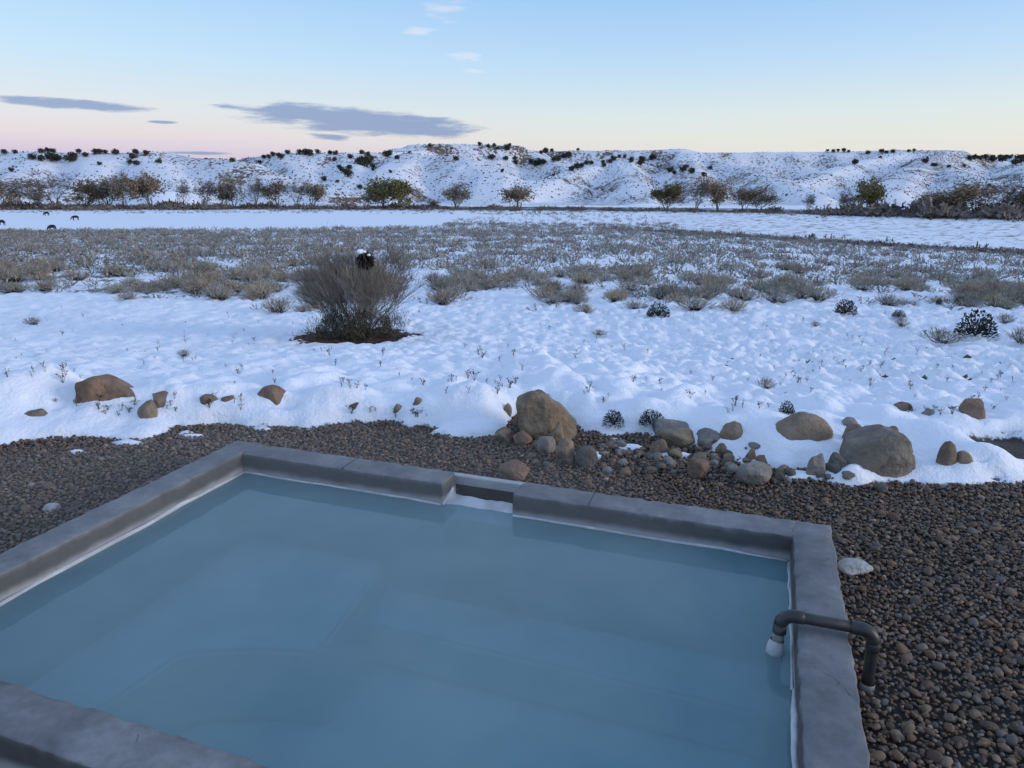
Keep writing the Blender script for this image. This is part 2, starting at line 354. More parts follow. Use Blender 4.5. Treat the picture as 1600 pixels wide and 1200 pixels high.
def near_cover(X, Y, Z):
    sn = snow_amount(X, Y)
    cov = np.where(Y < 9, np.clip(.5 + sn * 5, 0, 1.6), 1.4)
    # bare hollows between hummocks on the right
    hol = np.clip((.24 - billow(X, Y)) / .24, 0, 1)
    r = X / np.maximum(Y, 1)
    zone = sstep(.20, .38, r) * sstep(7.6, 9.5, Y) * (1 - sstep(13, 17, Y))
    weak = sstep(-.1, .2, r) * sstep(5.6, 7, Y) * (1 - sstep(12, 24, Y))
    cov = np.where(Y > 5.6, np.minimum(cov, 1.35 - hol * (2.6 * zone * (fbm(X / 1.3, Y / 1.1, 2, 36) > .46) + .75 * weak * (fbm(X / 1.5, Y / 2, 2, 35) > .45) + .25)), cov)
    # under the large bush
    q = np.sqrt(((X - BUSH_P[0] + .15) / 1.75) ** 2 + ((Y - BUSH_P[1] - .1) / 1.5) ** 2)
    cov = np.minimum(cov, .1 + (q - .85) * 2.2 + (fbm(X * 2, Y * 2, 3, 21) - .5) * .9)
    bb = brush_band(X, Y)
    cov = np.where(Y > 20, np.minimum(cov, 1.2 - bb * (.62 + .9 * (fbm(X / 1.6, Y / 2.0, 4, 66) - .5)) * np.interp(r, [-.7, -.1, .3], [1.0, .85, .72])), cov)
    # ditch line on the right and damp strip before the trees
    yd = np.interp(r, [.1, .2, .4, .72, .9], [190, 172, 142, 106, 95]); dd = np.abs(Y - yd) / (2 + .014 * yd)
    cov = np.where((Y > 80) & (r > .12), np.minimum(cov, .1 + dd * .7), cov)
    yt = tree_y(r); cov = np.where((Y > yt - 30) & (Y < yt + 45) & (Z.ravel() < -8.6), np.minimum(cov, .42 + .5 * fbm(X / 9, Y / 4, 3, 15) - .25 * sstep(yt - 22, yt, Y)), cov)
    rough = (r > .2) & (Y > 110)
    cov = np.where(rough & (Y < yt - 26), np.minimum(cov, .30 + .62 * fbm(X / 1.2, Y / 2.5, 3, 16)), cov)
    col = np.zeros((len(X), 3)); col[:] = (.10, .085, .065)
    col[Y < 5.8] = (.075, .062, .052)
    red = (1 - sstep(.9, 1.4, q))[:, None]; col = col * (1 - red) + np.array((.075, .036, .026)) * red
    col[Y > 20] = (.21, .19, .155); col[Y > 230] = (.10, .075, .055)
    red = (red > .3)[:, 0]; col[red] = (.075, .036, .026)
    return cov, col
def tree_y(r): return np.interp(r, [-.8, -.2, .1, .3, .55, .8], [345, 350, 330, 310, 268, 245])
def hill_cover(X, Y, Z):
    gy, gx = np.gradient(Z); sl = np.hypot(np.gradient(Z, axis=0) / np.maximum(np.gradient(Y.reshape(Z.shape), axis=0), .1), np.gradient(Z, axis=1) / np.maximum(np.abs(np.gradient(X.reshape(Z.shape), axis=1)), .1)).ravel()
    n = fbm(X / 60, Y / 60, 3, 91)
    cov = .88 - sstep(.42, .62, n) * .26 - sstep(.35, .8, sl) * .22
    cov = np.where(Z.ravel() < -7.0, np.minimum(cov, .70), cov)
    col = np.zeros((len(X), 3)); col[:] = (.13, .095, .07)
    return cov, col
ys = np.concatenate([np.linspace(-6, 3, 60)[:-1], np.exp(np.linspace(math.log(3), math.log(34), 380))[:-1], np.exp(np.linspace(math.log(34), math.log(400), 200))])
ground = tag(fan('ground', ys, 520, 9, MAT['ground'], near_cover), kind='structure')
hills = tag(fan('hills', np.exp(np.linspace(math.log(400), math.log(1750), 220)), 700, 9, MAT['hills'], hill_cover), kind='structure')

# ================================================================== POOL
def concrete_mat():
    m, nt, b = new_mat('pool_concrete', .75); co = obj_co(nt); sp = N(nt, 'ShaderNodeSeparateXYZ'); L(nt, co, sp.inputs[0])
    geo = N(nt, 'ShaderNodeNewGeometry'); sn = N(nt, 'ShaderNodeSeparateXYZ'); L(nt, geo.outputs['Normal'], sn.inputs[0])
    base = ramp(nt, noise(nt, 3.0, 10, co, .68), [(.28, (.085, .087, .09)), (.5, (.155, .158, .162)), (.72, (.25, .252, .258))])
    spots = ramp(nt, noise(nt, 28, 5, co), [(.3, (.85, .85, .85)), (.65, (1.06, 1.06, 1.06))])
    mm = N(nt, 'ShaderNodeMix', data_type='RGBA', blend_type='MULTIPLY'); mm.inputs[0].default_value = 1; L(nt, base, mm.inputs[6]); L(nt, spots, mm.inputs[7])
    # wet, darker side faces, then a pale lime crust just above the waterline
    side = M_(nt, 'LESS_THAN', M_(nt, 'ABSOLUTE', sn.outputs[2]), .55)
    zz = M_(nt, 'ADD', sp.outputs[2], M_(nt, 'MULTIPLY', M_(nt, 'SUBTRACT', noise(nt, 7, 5, co), .5), .05))
    wet = N(nt, 'ShaderNodeMapRange'); L(nt, zz, wet.inputs[0]); wet.inputs[1].default_value = .20; wet.inputs[2].default_value = .17
    c = mixc(nt, M_(nt, 'MULTIPLY', M_(nt, 'MULTIPLY', wet.outputs[0], side), .8), mm.outputs[2], (.055, .055, .052))
    lime = N(nt, 'ShaderNodeMapRange', interpolation_type='SMOOTHSTEP'); L(nt, zz, lime.inputs[0]); lime.inputs[1].default_value = .125; lime.inputs[2].default_value = .075
    u = M_(nt, 'MULTIPLY', lime.outputs[0], side)
    c = mixc(nt, M_(nt, 'MULTIPLY', u, .55), c, (.55, .56, .56))
    vm = N(nt, 'ShaderNodeVectorMath', operation='MULTIPLY_ADD'); nz_ = N(nt, 'ShaderNodeTexNoise'); nz_.inputs['Scale'].default_value = 5; nz_.inputs['Detail'].default_value = 5; L(nt, co, nz_.inputs['Vector'])
    L(nt, nz_.outputs['Color'], vm.inputs[0]); vm.inputs[1].default_value = (.22, .22, .22); L(nt, co, vm.inputs[2])
    vo = N(nt, 'ShaderNodeTexVoronoi', feature='DISTANCE_TO_EDGE'); vo.inputs['Scale'].default_value = 1.7; L(nt, vm.outputs[0], vo.inputs['Vector'])
    ck = M_(nt, 'MULTIPLY', M_(nt, 'LESS_THAN', vo.outputs['Distance'], .0022), M_(nt, 'GREATER_THAN', noise(nt, 2.3, 2, co), .60))
    c = mixc(nt, M_(nt, 'MULTIPLY', ck, .75), c, (.05, .05, .05))
    L(nt, c, b.inputs['Base Color'])
    p = bump(nt, None, noise(nt, 9, 6, co), .22, .008); bump(nt, b, noise(nt, 130, 4, co), .35, .002, p)
    return m
MAT['concrete'] = concrete_mat()
def plain_mat(name, c1, c2, scale=8, rough=.8, bp=None, spec=.3):
    m, nt, b = new_mat(name, rough); co = obj_co(nt)
    L(nt, ramp(nt, noise(nt, scale, 6, co), [(.3, c1), (.7, c2)]), b.inputs['Base Color']); b.inputs['Specular IOR Level'].default_value = spec
    if bp: bump(nt, b, noise(nt, bp[0], 5, co), bp[1], bp[2])
    return m
MAT['lime'] = plain_mat('lime_crust', (.36, .37, .37), (.62, .63, .64), 7, .7, (30, .6, .01))
MAT['plaster'] = plain_mat('pool_plaster', (.50, .58, .58), (.68, .72, .70), 1.6, .8)
MAT['trough'] = plain_mat('trough_board', (.33, .34, .34), (.42, .43, .43), 12, .6, (60, .2, .003))
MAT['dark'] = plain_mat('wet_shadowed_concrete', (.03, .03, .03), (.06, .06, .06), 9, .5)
pool = empty('soaking_pool'); pool.rotation_euler[2] = -AL
tag(pool, 'square grey concrete soaking pool with thick raised rim, full of blue water', 'pool')
def rough_block(name, u0, u1, v0, v1, z0, z1, mat, parent, seed, step=.035, ch=.012, rough=.0045, butt=()):
    """a cast block with worn, chipped arrises, built from a surface grid"""
    nu = max(2, int((u1 - u0) / step)); nv = max(2, int((v1 - v0) / step)); nz = 5
    bm = bmesh.new(); bmesh.ops.create_cube(bm, size=1)
    for v in bm.verts: v.co = Vector((u0 + (v.co.x + .5) * (u1 - u0), v0 + (v.co.y + .5) * (v1 - v0), z0 + (v.co.z + .5) * (z1 - z0)))
    top_edges = [e for e in bm.edges if all(v.co.z > z1 - 1e-6 for v in e.verts)] + [e for e in bm.edges if abs(e.verts[0].co.z - e.verts[1].co.z) > .1]
    top_edges = [e for e in top_edges if not any(all(abs(v.co.x - q) < 1e-6 for v in e.verts) for q in butt)]
    bmesh.ops.bevel(bm, geom=top_edges, offset=ch, segments=2, affect='EDGES', profile=.6)
    def cut(ax, a, b, n):
        for i in range(1, n):
            co = [0, 0, 0]; no = [0, 0, 0]; co[ax] = a + (b - a) * i / n; no[ax] = 1
            bmesh.ops.bisect_plane(bm, geom=bm.verts[:] + bm.edges[:] + bm.faces[:], plane_co=co, plane_no=no)
    cut(0, u0, u1, nu); cut(1, v0, v1, nv); cut(2, max(z0, z1 - .3), z1, nz)
    bm.normal_update()
    for v in bm.verts:
        if v.co.z < z1 - .26: continue
        p = v.co * 14 + Vector((seed * 7.1, 0, 0)); n1 = mnoise.noise(p); n2 = mnoise.noise(v.co * 45 + Vector((seed, 3, 1)))
        edge = min(abs(v.co.x - u0), abs(v.co.x - u1), 9) < ch * 1.3 or min(abs(v.co.y - v0), abs(v.co.y - v1)) < ch * 1.3
        k = rough * (2.0 if edge and v.co.z > z1 - ch * 1.5 else .5)
        v.co -= v.normal * (k * (.6 + n1 * .8 + n2 * .9))
    me = bpy.data.meshes.new(name); bm.to_mesh(me); bm.free()
    for p in me.polygons: p.use_smooth = True
    return link(name, me, mat, parent)
# gap for the overflow weir in the far wall
def uz(px, py, z): p = on_z(px, py, z); return to_uv(p[0], p[1])
GA = uz(694.5, 752, TOP)[0]; GB = uz(801, 769, TOP)[0]
Z0 = -1.15
rough_block('wall', U0 - TH, U0, V0 - TH, V1 + TH, Z0, TOP, MAT['concrete'], pool, 1)
rough_block('wall', U1, U1 + TH, V0 - TH, V1 + TH, Z0, TOP, MAT['concrete'], pool, 2)
wl = rough_block('wall', U0 - .03, GA, V1, V1 + TH - .003, Z0, TOP - .0015, MAT['concrete'], pool, 3, butt=(U0 - .03,))
wr = rough_block('wall', GB, U1 + .03, V1, V1 + TH - .003, Z0, TOP - .0015, MAT['concrete'], pool, 4, butt=(U1 + .03,))
rough_block('wall', U0 - .03, U1 + .03, V0 - TH + .003, V0, Z0, TOP - .0015, MAT['concrete'], pool, 5, butt=(U0 - .03, U1 + .03))
# saw-cut joints in the rim
def box_mesh(name, u0, u1, v0, v1, z0, z1, mat, parent=None, bev=0.0):
    bm = bmesh.new(); bmesh.ops.create_cube(bm, size=1)
    for v in bm.verts: v.co = Vector((u0 + (v.co.x + .5) * (u1 - u0), v0 + (v.co.y + .5) * (v1 - v0), z0 + (v.co.z + .5) * (z1 - z0)))
    if bev: bmesh.ops.bevel(bm, geom=bm.edges[:], offset=bev, segments=2, affect='EDGES')
    me = bpy.data.meshes.new(name); bm.to_mesh(me); bm.free(); return link(name, me, mat, parent)
for px, py, w_ in ((922, 783, wr), (548, 722, wl)):
    uj = uz(px, py, TOP)[0]; box_mesh('joint', uj - .003, uj + .003, V1 + .006, V1 + TH - .01, TOP - .03, TOP - .0015, MAT['dark'], w_)
# floor, bench, step
box_mesh('floor', U0 - .05, U1 + .05, V0 - .05, V1 + .05, -1.0, -.78, MAT['plaster'], pool)
def outline(px_list, z): return [uz(px, py, z) for px, py in px_list]
def slab(name, pts, z0, z1, parent, mat):
    bm = bmesh.new(); vs = [bm.verts.new((u, v, z1)) for u, v in pts]; f = bm.faces.new(vs)
    r = bmesh.ops.extrude_face_region(bm, geom=[f])
    for v in r['geom']:
        if isinstance(v, bmesh.types.BMVert): v.co.z = z0
    bmesh.ops.recalc_face_normals(bm, faces=bm.faces[:]); bmesh.ops.bevel(bm, geom=bm.edges[:], offset=.02, segments=2, affect='EDGES')
    me = bpy.data.meshes.new(name); bm.to_mesh(me); bm.free(); return link(name, me, mat, parent)
bz = -.36
c1 = uz(600, 880, bz); c2 = uz(498, 1022, bz)
slab('bench', [(U0 + .003, V1 - .003), (c1[0] - .02, V1 - .003), (c1[0], c1[1]), (c2[0], c2[1]), (c2[0] - .28, c2[1] - .06), (c2[0] - .62, c2[1] - .22), (c2[0] - .72, V0 + .003), (U0 + .003, V0 + .003)], -.775, bz, pool, MAT['plaster'])
slab('step', [(c1[0] + .012, V1 - .004), (U1 - .003, V1 - .004), (U1 - .003, V1 - .38), (c1[0] + .012, V1 - .38)], -.774, -.52, pool, MAT['plaster'])
du, dv = uz(835, 997, -.77)
bm = bmesh.new(); bmesh.ops.create_cone(bm, cap_ends=True, segments=24, radius1=.06, radius2=.055, depth=.012); me = bpy.data.meshes.new('drain_cover'); bm.to_mesh(me); bm.free()
dr = link('drain_cover', me, MAT['trough'], pool); dr.location = (du, dv, -.774)
for i in range(9):
    a = i * .7; rr = .016 * math.sqrt(i)
    bm = bmesh.new(); bmesh.ops.create_cone(bm, cap_ends=True, segments=8, radius1=.006, radius2=.006, depth=.004); me = bpy.data.meshes.new('drain_hole'); bm.to_mesh(me); bm.free()
    h_ = link('drain_hole', me, MAT['dark'], dr); h_.location = (rr * math.cos(a), rr * math.sin(a), .0075)
# weir: crusted sill, dark trough, grey board at the back
sv = V1 + .115
V = []; nu_, nv_ = 26, 12
for j in range(nv_ + 1):
    for i in range(nu_ + 1):
        u = GA + .001 + (GB - GA - .002) * i / nu_; v = V1 - .05 + (sv - V1 + .05) * j / nv_
        z = WATER - .04 + .056 * sstep(0, .7, j / nv_) + .006 * mnoise.noise(Vector((u * 9, v * 14, 2))) + .004 * mnoise.noise(Vector((u * 30, v * 40, 5)))
        z += .028 * math.exp(-((u - GA) / .022) ** 2) * (.4 + .8 * j / nv_)
        if j == nv_: v += .012 * mnoise.noise(Vector((u * 12, 1, 1)))
        V.append((u, v, float(z)))
Fq = [(j * (nu_ + 1) + i, j * (nu_ + 1) + i + 1, (j + 1) * (nu_ + 1) + i + 1, (j + 1) * (nu_ + 1) + i) for j in range(nv_) for i in range(nu_)]
b0 = len(V)
for i in range(nu_ + 1): x_, y_, z_ = V[nv_ * (nu_ + 1) + i]; V.append((x_, y_ + .004, z_ - .3))
Fq += [(nv_ * (nu_ + 1) + i, nv_ * (nu_ + 1) + i + 1, b0 + i + 1, b0 + i) for i in range(nu_)]
link('weir_sill', np_mesh('weir_sill', V, Fq, True, None, MAT['lime']), None, pool)
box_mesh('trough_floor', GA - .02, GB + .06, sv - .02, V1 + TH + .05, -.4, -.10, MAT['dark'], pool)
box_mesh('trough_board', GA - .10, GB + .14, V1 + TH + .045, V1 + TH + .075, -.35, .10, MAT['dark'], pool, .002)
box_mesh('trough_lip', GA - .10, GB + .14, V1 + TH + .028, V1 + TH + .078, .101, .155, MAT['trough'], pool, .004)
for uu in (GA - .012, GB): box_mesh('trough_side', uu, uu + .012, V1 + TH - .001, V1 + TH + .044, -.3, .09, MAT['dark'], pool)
# crusts of lime on the gap's left cheek and along the inner right wall
def crust(name, pts, rad, parent, seed, sides=9):
    b = MB(); P = []; R = []
    for a, c, k in zip(pts[:-1], pts[1:], range(99)):
        for q in range(6): P.append(np.array(a) + (np.array(c) - np.array(a)) * q / 6); R.append(rad[k] + (rad[k + 1] - rad[k]) * q / 6)
    P.append(np.array(pts[-1])); R.append(rad[-1]); b.tube(P, R, sides)
    me = b.mesh(name, MAT['lime'])
    for v in me.vertices: v.co += Vector(mnoise.noise_vector(v.co * 22 + Vector((seed, 0, 0)))) * min(R) * 1.1 + Vector(mnoise.noise_vector(v.co * 5 + Vector((seed, 7, 0)))) * min(R) * .9
    return link(name, me, None, parent)
crust('lime_crust', [(GA + .004, V1 - .012, .075), (GA + .008, V1 + .06, .095), (GA + .012, sv, .125)], [.008, .011, .009], pool, 2)
crust('lime_crust', [(U1 - .002, V0 + .25, .075), (U1 - .004, V0 + .55, .085), (U1 - .006, V0 + .80, .12), (U1 - .002, V0 + 1.0, .08)], [.005, .008, .014, .005], pool, 5)
crust('lime_crust', [(U1 - .002, V0 + 1.0, .07), (U1 - .003, V0 + 1.5, .075), (U1 - .002, V1 - .02, .07)], [.005, .006, .005], pool, 6)
crust('lime_crust', [(U0 + .004, V0 + .02, .072), (U0 + .005, V0 + 1.2, .075), (U0 + .003, V1 - .01, .075)], [.011, .012, .009], pool, 7)
crust('lime_crust', [(U0 + .01, V1 - .003, .072), (U0 + .7, V1 - .004, .074), (GA - .01, V1 - .003, .072)], [.007, .006, .007], pool, 8)
crust('lime_crust', [(GB + .01, V1 - .003, .072), (GB + .5, V1 - .004, .075), (U1 - .01, V1 - .003, .072)], [.006, .007, .007], pool, 9)
# water: milky blue mineral water with a mirror skin
m, nt, b = new_mat('mineral_water', .03); out = nt.nodes['Material Output']; co = obj_co(nt)
dif = N(nt, 'ShaderNodeBsdfDiffuse'); L(nt, ramp(nt, noise(nt, 1.3, 5, co), [(.3, (.18, .35, .39)), (.7, (.29, .47, .485))]), dif.inputs[0])
trn = N(nt, 'ShaderNodeBsdfTransparent'); trn.inputs[0].default_value = (.52, .70, .80, 1)
mx = N(nt, 'ShaderNodeMixShader'); mx.inputs[0].default_value = .49; L(nt, trn.outputs[0], mx.inputs[1]); L(nt, dif.outputs[0], mx.inputs[2])
gl = N(nt, 'ShaderNodeBsdfGlossy'); gl.inputs['Roughness'].default_value = .015
bp = N(nt, 'ShaderNodeBump'); bp.inputs['Strength'].default_value = .10; bp.inputs['Distance'].default_value = .012; L(nt, noise(nt, 5, 2, co), bp.inputs['Height']); L(nt, bp.outputs[0], gl.inputs['Normal'])
fr = N(nt, 'ShaderNodeFresnel'); fr.inputs[0].default_value = 1.33; L(nt, bp.outputs[0], fr.inputs['Normal'])
m2 = N(nt, 'ShaderNodeMixShader'); L(nt, fr.outputs[0], m2.inputs[0]); L(nt, mx.outputs[0], m2.inputs[1]); L(nt, gl.outputs[0], m2.inputs[2]); L(nt, m2.outputs[0], out.inputs[0])
MAT['water'] = m
wt = link('pool_water', np_mesh('pool_water', [(U0 - .01, V0 - .01, 0), (U1 + .01, V0 - .01, 0), (U1 + .01, V1 + .004, 0), (GB, V1 + .004, 0), (GB, V1 + .03, 0), (GA, V1 + .03, 0), (GA, V1 + .004, 0), (U0 - .01, V1 + .004, 0)], [list(range(8))], False, None, MAT['water']))
wt.rotation_euler[2] = -AL; wt.location[2] = WATER; tag(wt, kind='structure')

# ------------------------------------------------------------------ inlet pipe over the right rim
def pipe_mat():
    m, nt, b = new_mat('grey_pipe', .45); co = obj_co(nt)
    L(nt, ramp(nt, noise(nt, 14, 6, co), [(.3, (.018, .019, .02)), (.6, (.035, .036, .039)), (.85, (.09, .09, .09))]), b.inputs['Base Color']); bump(nt, b, noise(nt, 60, 4, co), .2, .002); return m
MAT['pipe'] = pipe_mat(); MAT['tape'] = plain_mat('pipe_scale', (.22, .22, .21), (.40, .40, .39), 25, .8, (60, .5, .004))
pipe = empty('inlet_pipe'); pipe.rotation_euler[2] = -AL
tag(pipe, 'dark grey plastic inlet pipe bent over the right rim of the pool', 'pipe')
vp = uz(1285, 985, TOP)[1] - .0; PR = .0215
pz = TOP + PR + .016; ua, ub = U1 - .055, U1 + TH + .075
def arc(c, r, a0, a1, n=9): return [(c[0] + r * math.cos(a0 + (a1 - a0) * i / n), vp, c[1] + r * math.sin(a0 + (a1 - a0) * i / n)) for i in range(n + 1)]
def pipe_part(name, pts, r, mat, sides=20):
    b = MB(); b.tube(pts, [r] * len(pts), sides); return link(name, b.mesh(name, mat), None, pipe)
er = .05
pipe_part('pipe_run', [(ua + er, vp, pz), (ub - er, vp, pz)], PR, MAT['pipe'])
pipe_part('elbow', [(ua, vp, pz - er - .03)] + arc((ua + er, pz - er), er, math.pi, math.pi / 2) + [(ua + er + .03, vp, pz)], PR + .0035, MAT['pipe'])
pipe_part('elbow', [(ub - er - .03, vp, pz)] + arc((ub - er, pz - er), er, math.pi / 2, 0) + [(ub, vp, pz - er - .03)], PR + .0035, MAT['pipe'])
pipe_part('spout', [(ua, vp, pz - er - .02), (ua - .004, vp, pz - er - .11)], PR, MAT['tape'])
pipe_part('riser', [(ub, vp, pz - er - .02), (ub + .004, vp, -.12)], PR, MAT['pipe'])
pipe_part('collar', [(ub + .003, vp, .02), (ub + .004, vp, -.1)], PR + .004, MAT['tape'])
b = MB(); b.tube([(ua - .004, vp, pz - er - .062), (ua - .006, vp, pz - er - .085), (ua - .008, vp, pz - er - .125), (ua - .008, vp, pz - er - .14)], [PR + .003, PR + .009, PR + .013, PR + .004], 18)
me = b.mesh('lime_knob', MAT['lime'])
for v in me.vertices: v.co += Vector(mnoise.noise_vector(v.co * 40)) * .004
link('lime_knob', me, None, pipe)
# ================================================================== ROCKS
def rock_mesh(name, size, seed, tintc, cuts=7, sub=4, rough=.10):
    rnd = random.Random(seed); bm = bmesh.new(); bmesh.ops.create_icosphere(bm, subdivisions=sub, radius=1)
    pl = []
    for i in range(cuts):
        n = Vector((rnd.gauss(0, 1), rnd.gauss(0, 1), rnd.gauss(0, .8))).normalized(); pl.append((n, rnd.uniform(.55, .85)))
    off = Vector((seed * 3.7, seed * 1.3, seed * .7)); V = []
    for v in bm.verts:
        p = v.co.copy()
        for n, dd in pl:
            k = p.dot(n) - dd
            if k > 0: p -= n * k * .88
        p *= 1 + rough * mnoise.noise(p * 1.6 + off) + rough * .35 * mnoise.noise(p * 5 + off)
        V.append(p)
    V = np.array(V); lo, hi = V.min(0), V.max(0); V = (V - (lo + hi) / 2) / (hi - lo) * np.array(size); V[:, 2] += size[2] / 2
    Fc = [[v.index for v in f.verts] for f in bm.faces]; bm.free()
    c = np.array(tintc) * (1 + .25 * np.array([mnoise.noise(Vector(p) / max(size) * 4 + off) for p in V])[:, None])
    return np_mesh(name, V, Fc, True, c, MAT['sandstone'])
TAN = (.25, .195, .14); BRN = (.20, .15, .11); GRY = (.24, .22, .195); RED = (.22, .15, .108); DRK = (.13, .12, .105); PAL = (.42, .41, .38)
ROCKS = [  # px left, right, top, base, tint, label
    (214, 283, 611, 634, TAN, 'flat tan boulder with snow behind it, right of the half-buried brown boulder', 0),
    (210, 243, 628, 652, TAN, 'small tan rock tucked in front of the flat tan boulder', 0),
    (306, 338, 617, 632, BRN, 'small dark brown rock peeping over snow between two larger ones on the left', 0),
    (344, 362, 618, 627, BRN, 'tiny brown rock tip just showing through snow on the left', 0),
    (396, 442, 603, 628, RED, 'reddish-brown dome-shaped rock alone in snow above the pool corner', 0),
    (34, 68, 641, 650, BRN, 'thin brown rock edge showing low in the snow at far left', 0),
    (545, 568, 631, 641, BRN, 'small brown rock in the snow bank left of the little tan pair', 0),
    (608, 631, 632, 646, TAN, 'small tan rock with a snow cap in the middle snow bank', 0),
    (644, 661, 621, 632, TAN, 'small tan rock set back in snow behind the snow-capped one', 0),
    (783, 799, 632, 645, TAN, 'small tan rock in snow just left of the largest leaning boulder', 0),
    (853, 884, 664, 694, TAN, 'round tan rock leaning on the front of the largest boulder', 0),
    (772, 803, 672, 692, TAN, 'tan rock at snow edge on gravel, left of the leaning boulder', 0),
    (801, 832, 676, 696, RED, 'reddish tan rock on the gravel below the leaning boulder', 0),
    (819, 839, 672, 685, TAN, 'small oval tan rock wedged under the leaning boulder', 0),
    (840, 869, 684, 709, GRY, 'speckled grey and rust rock at the foot of the leaning boulder', 0),
    (868, 900, 690, 726, TAN, 'upright tan rock at the right foot of the leaning boulder', 0),
    (898, 935, 702, 730, DRK, 'dark grey rock under a lump of snow beside the stony gully', 0),
    (778, 828, 724, 752, RED, 'pinkish rock on the gravel right behind the overflow trough', 0),
    (1025, 1081, 655, 681, GRY, 'grey rounded boulder at the top of the stony gully', 0),
    (1033, 1091, 676, 699, TAN, 'long tan rock lying below the grey rounded boulder', 0),
    (1124, 1164, 658, 686, TAN, 'tan block rock beside a snow mound right of the gully', 0),
    (1090, 1140, 672, 694, GRY, 'low grey slab rock left of the tan block', 0),
    (1222, 1311, 647, 688, TAN, 'peaked tan boulder with a snow patch on its left flank', 0),
    (1322, 1357, 664, 693, TAN, 'tan wedge rock with snow on its right side', 0),
    (1471, 1497, 690, 727, BRN, 'upright brown block rock right of the biggest right-hand boulder', 0),
    (1508, 1551, 626, 655, RED, 'rust-brown pointed rock alone in the snow at the right', 0),
    (1401, 1432, 629, 642, RED, 'flat rusty rock in snow left of the pointed rust-brown one', 0),
    (1318, 1342, 653, 668, GRY, 'small grey rock behind the tan wedge rock', 0),
    (1263, 1292, 711, 745, GRY, 'upright grey-tan rock standing at the gravel edge near the large boulder', 0),
    (1298, 1326, 710, 734, DRK, 'dark rounded rock left of the biggest right-hand boulder', 0),
    (1152, 1211, 727, 756, GRY, 'broad split grey rock lying on the gravel past the pool rim', 0),
    (1076, 1109, 722, 748, RED, 'orange-brown cube-like rock on the gravel below the gully', 0),
    (1164, 1181, 702, 720, BRN, 'small dark brown triangular rock at the snow edge', 0),
    (1181, 1203, 714, 734, BRN, 'small brown rock between the triangular rock and the split grey rock', 0),
    (1018, 1047, 687, 709, BRN, 'brown rock on the left side of the stony gully', 0),
    (1118, 1137, 695, 712, BRN, 'small brown peaked rock right of the stony gully', 0),
    (1216, 1243, 727, 743, TAN, 'low tan rock at the gravel edge right of the split grey rock', 0),
    (1290, 1320, 724, 740, DRK, 'low dark rock in front of the dark rounded one', 0),
    (1386, 1408, 666, 677, TAN, 'small tan rock in snow above the biggest right-hand boulder', 0),
    (1446, 1465, 640, 649, GRY, 'tiny grey rock in snow between the two rusty rocks', 0),
    (1313, 1362, 876, 895, PAL, 'pale flat stone beside the right corner of the pool rim', 0),
    (62, 89, 785, 798, PAL, 'white angular stone lying on the gravel left of the pool', 0),
    (1495, 1530, 706, 722, TAN, 'small tan rocks edge beside the upright brown block rock', 0),
    (1372, 1392, 758, 768, DRK, 'small dark stone at the snow edge below the biggest boulder', 0),
]
ROCKS[-2] = (1497, 1524, 706, 724, TAN, 'small tan rock just right of the upright brown block rock', 0)
def flat_hit(px, py):
    """where a rock's foot meets the ground under the snow"""
    p = on_z(px, py, 0.0)
    for _ in range(12):
        z = float(ground_z(np.array([p[0]]), np.array([p[1]]))[0]); p = on_z(px, py, z)
    return p
def place_rock(x0, x1, y0, y1, tint, label, seed, name='rock', depth_k=.85):
    c = hit((x0 + x1) / 2, y1, 2.0, 40, 3000); on_gravel = float(snow_amount(c[:1], c[1:2])[0]) < .04
    if on_gravel: c = on_z((x0 + x1) / 2, y1, .004)
    wd = (x1 - x0) / F * c[1] * 1.04; t_ = (c[1] * CP + (EYE - c[2]) * SP)
    wd = (x1 - x0) / F * t_ * (1.0 if on_gravel else 1.08); ht = (y1 - y0) / F * t_ * 1.12
    bury = ht * .25 + .004 if on_gravel else ht * 1.6 + .01
    dp = wd * depth_k
    if not on_gravel: ht = max(ht * .45, ht * 1.0 - .14 * dp); bury = ht * 1.6 + .01
    if tint is PAL: ht *= .6
    o = link(name, rock_mesh(name, (wd, dp, ht + bury), seed, tint, sub=4 if wd > .1 else 3))
    o.location = (c[0], c[1] + dp * (.34 if on_gravel else .42), c[2] - bury); o.rotation_euler[2] = random.Random(seed).uniform(-.25, .25)
    tag(o, label, 'rock'); return o
for i, (x0, x1, y0, y1, tint, label, _) in enumerate(ROCKS):
    place_rock(x0, x1, y0, y1, tint, label, 100 + i, 'boulder' if x1 - x0 > 50 else 'rock')
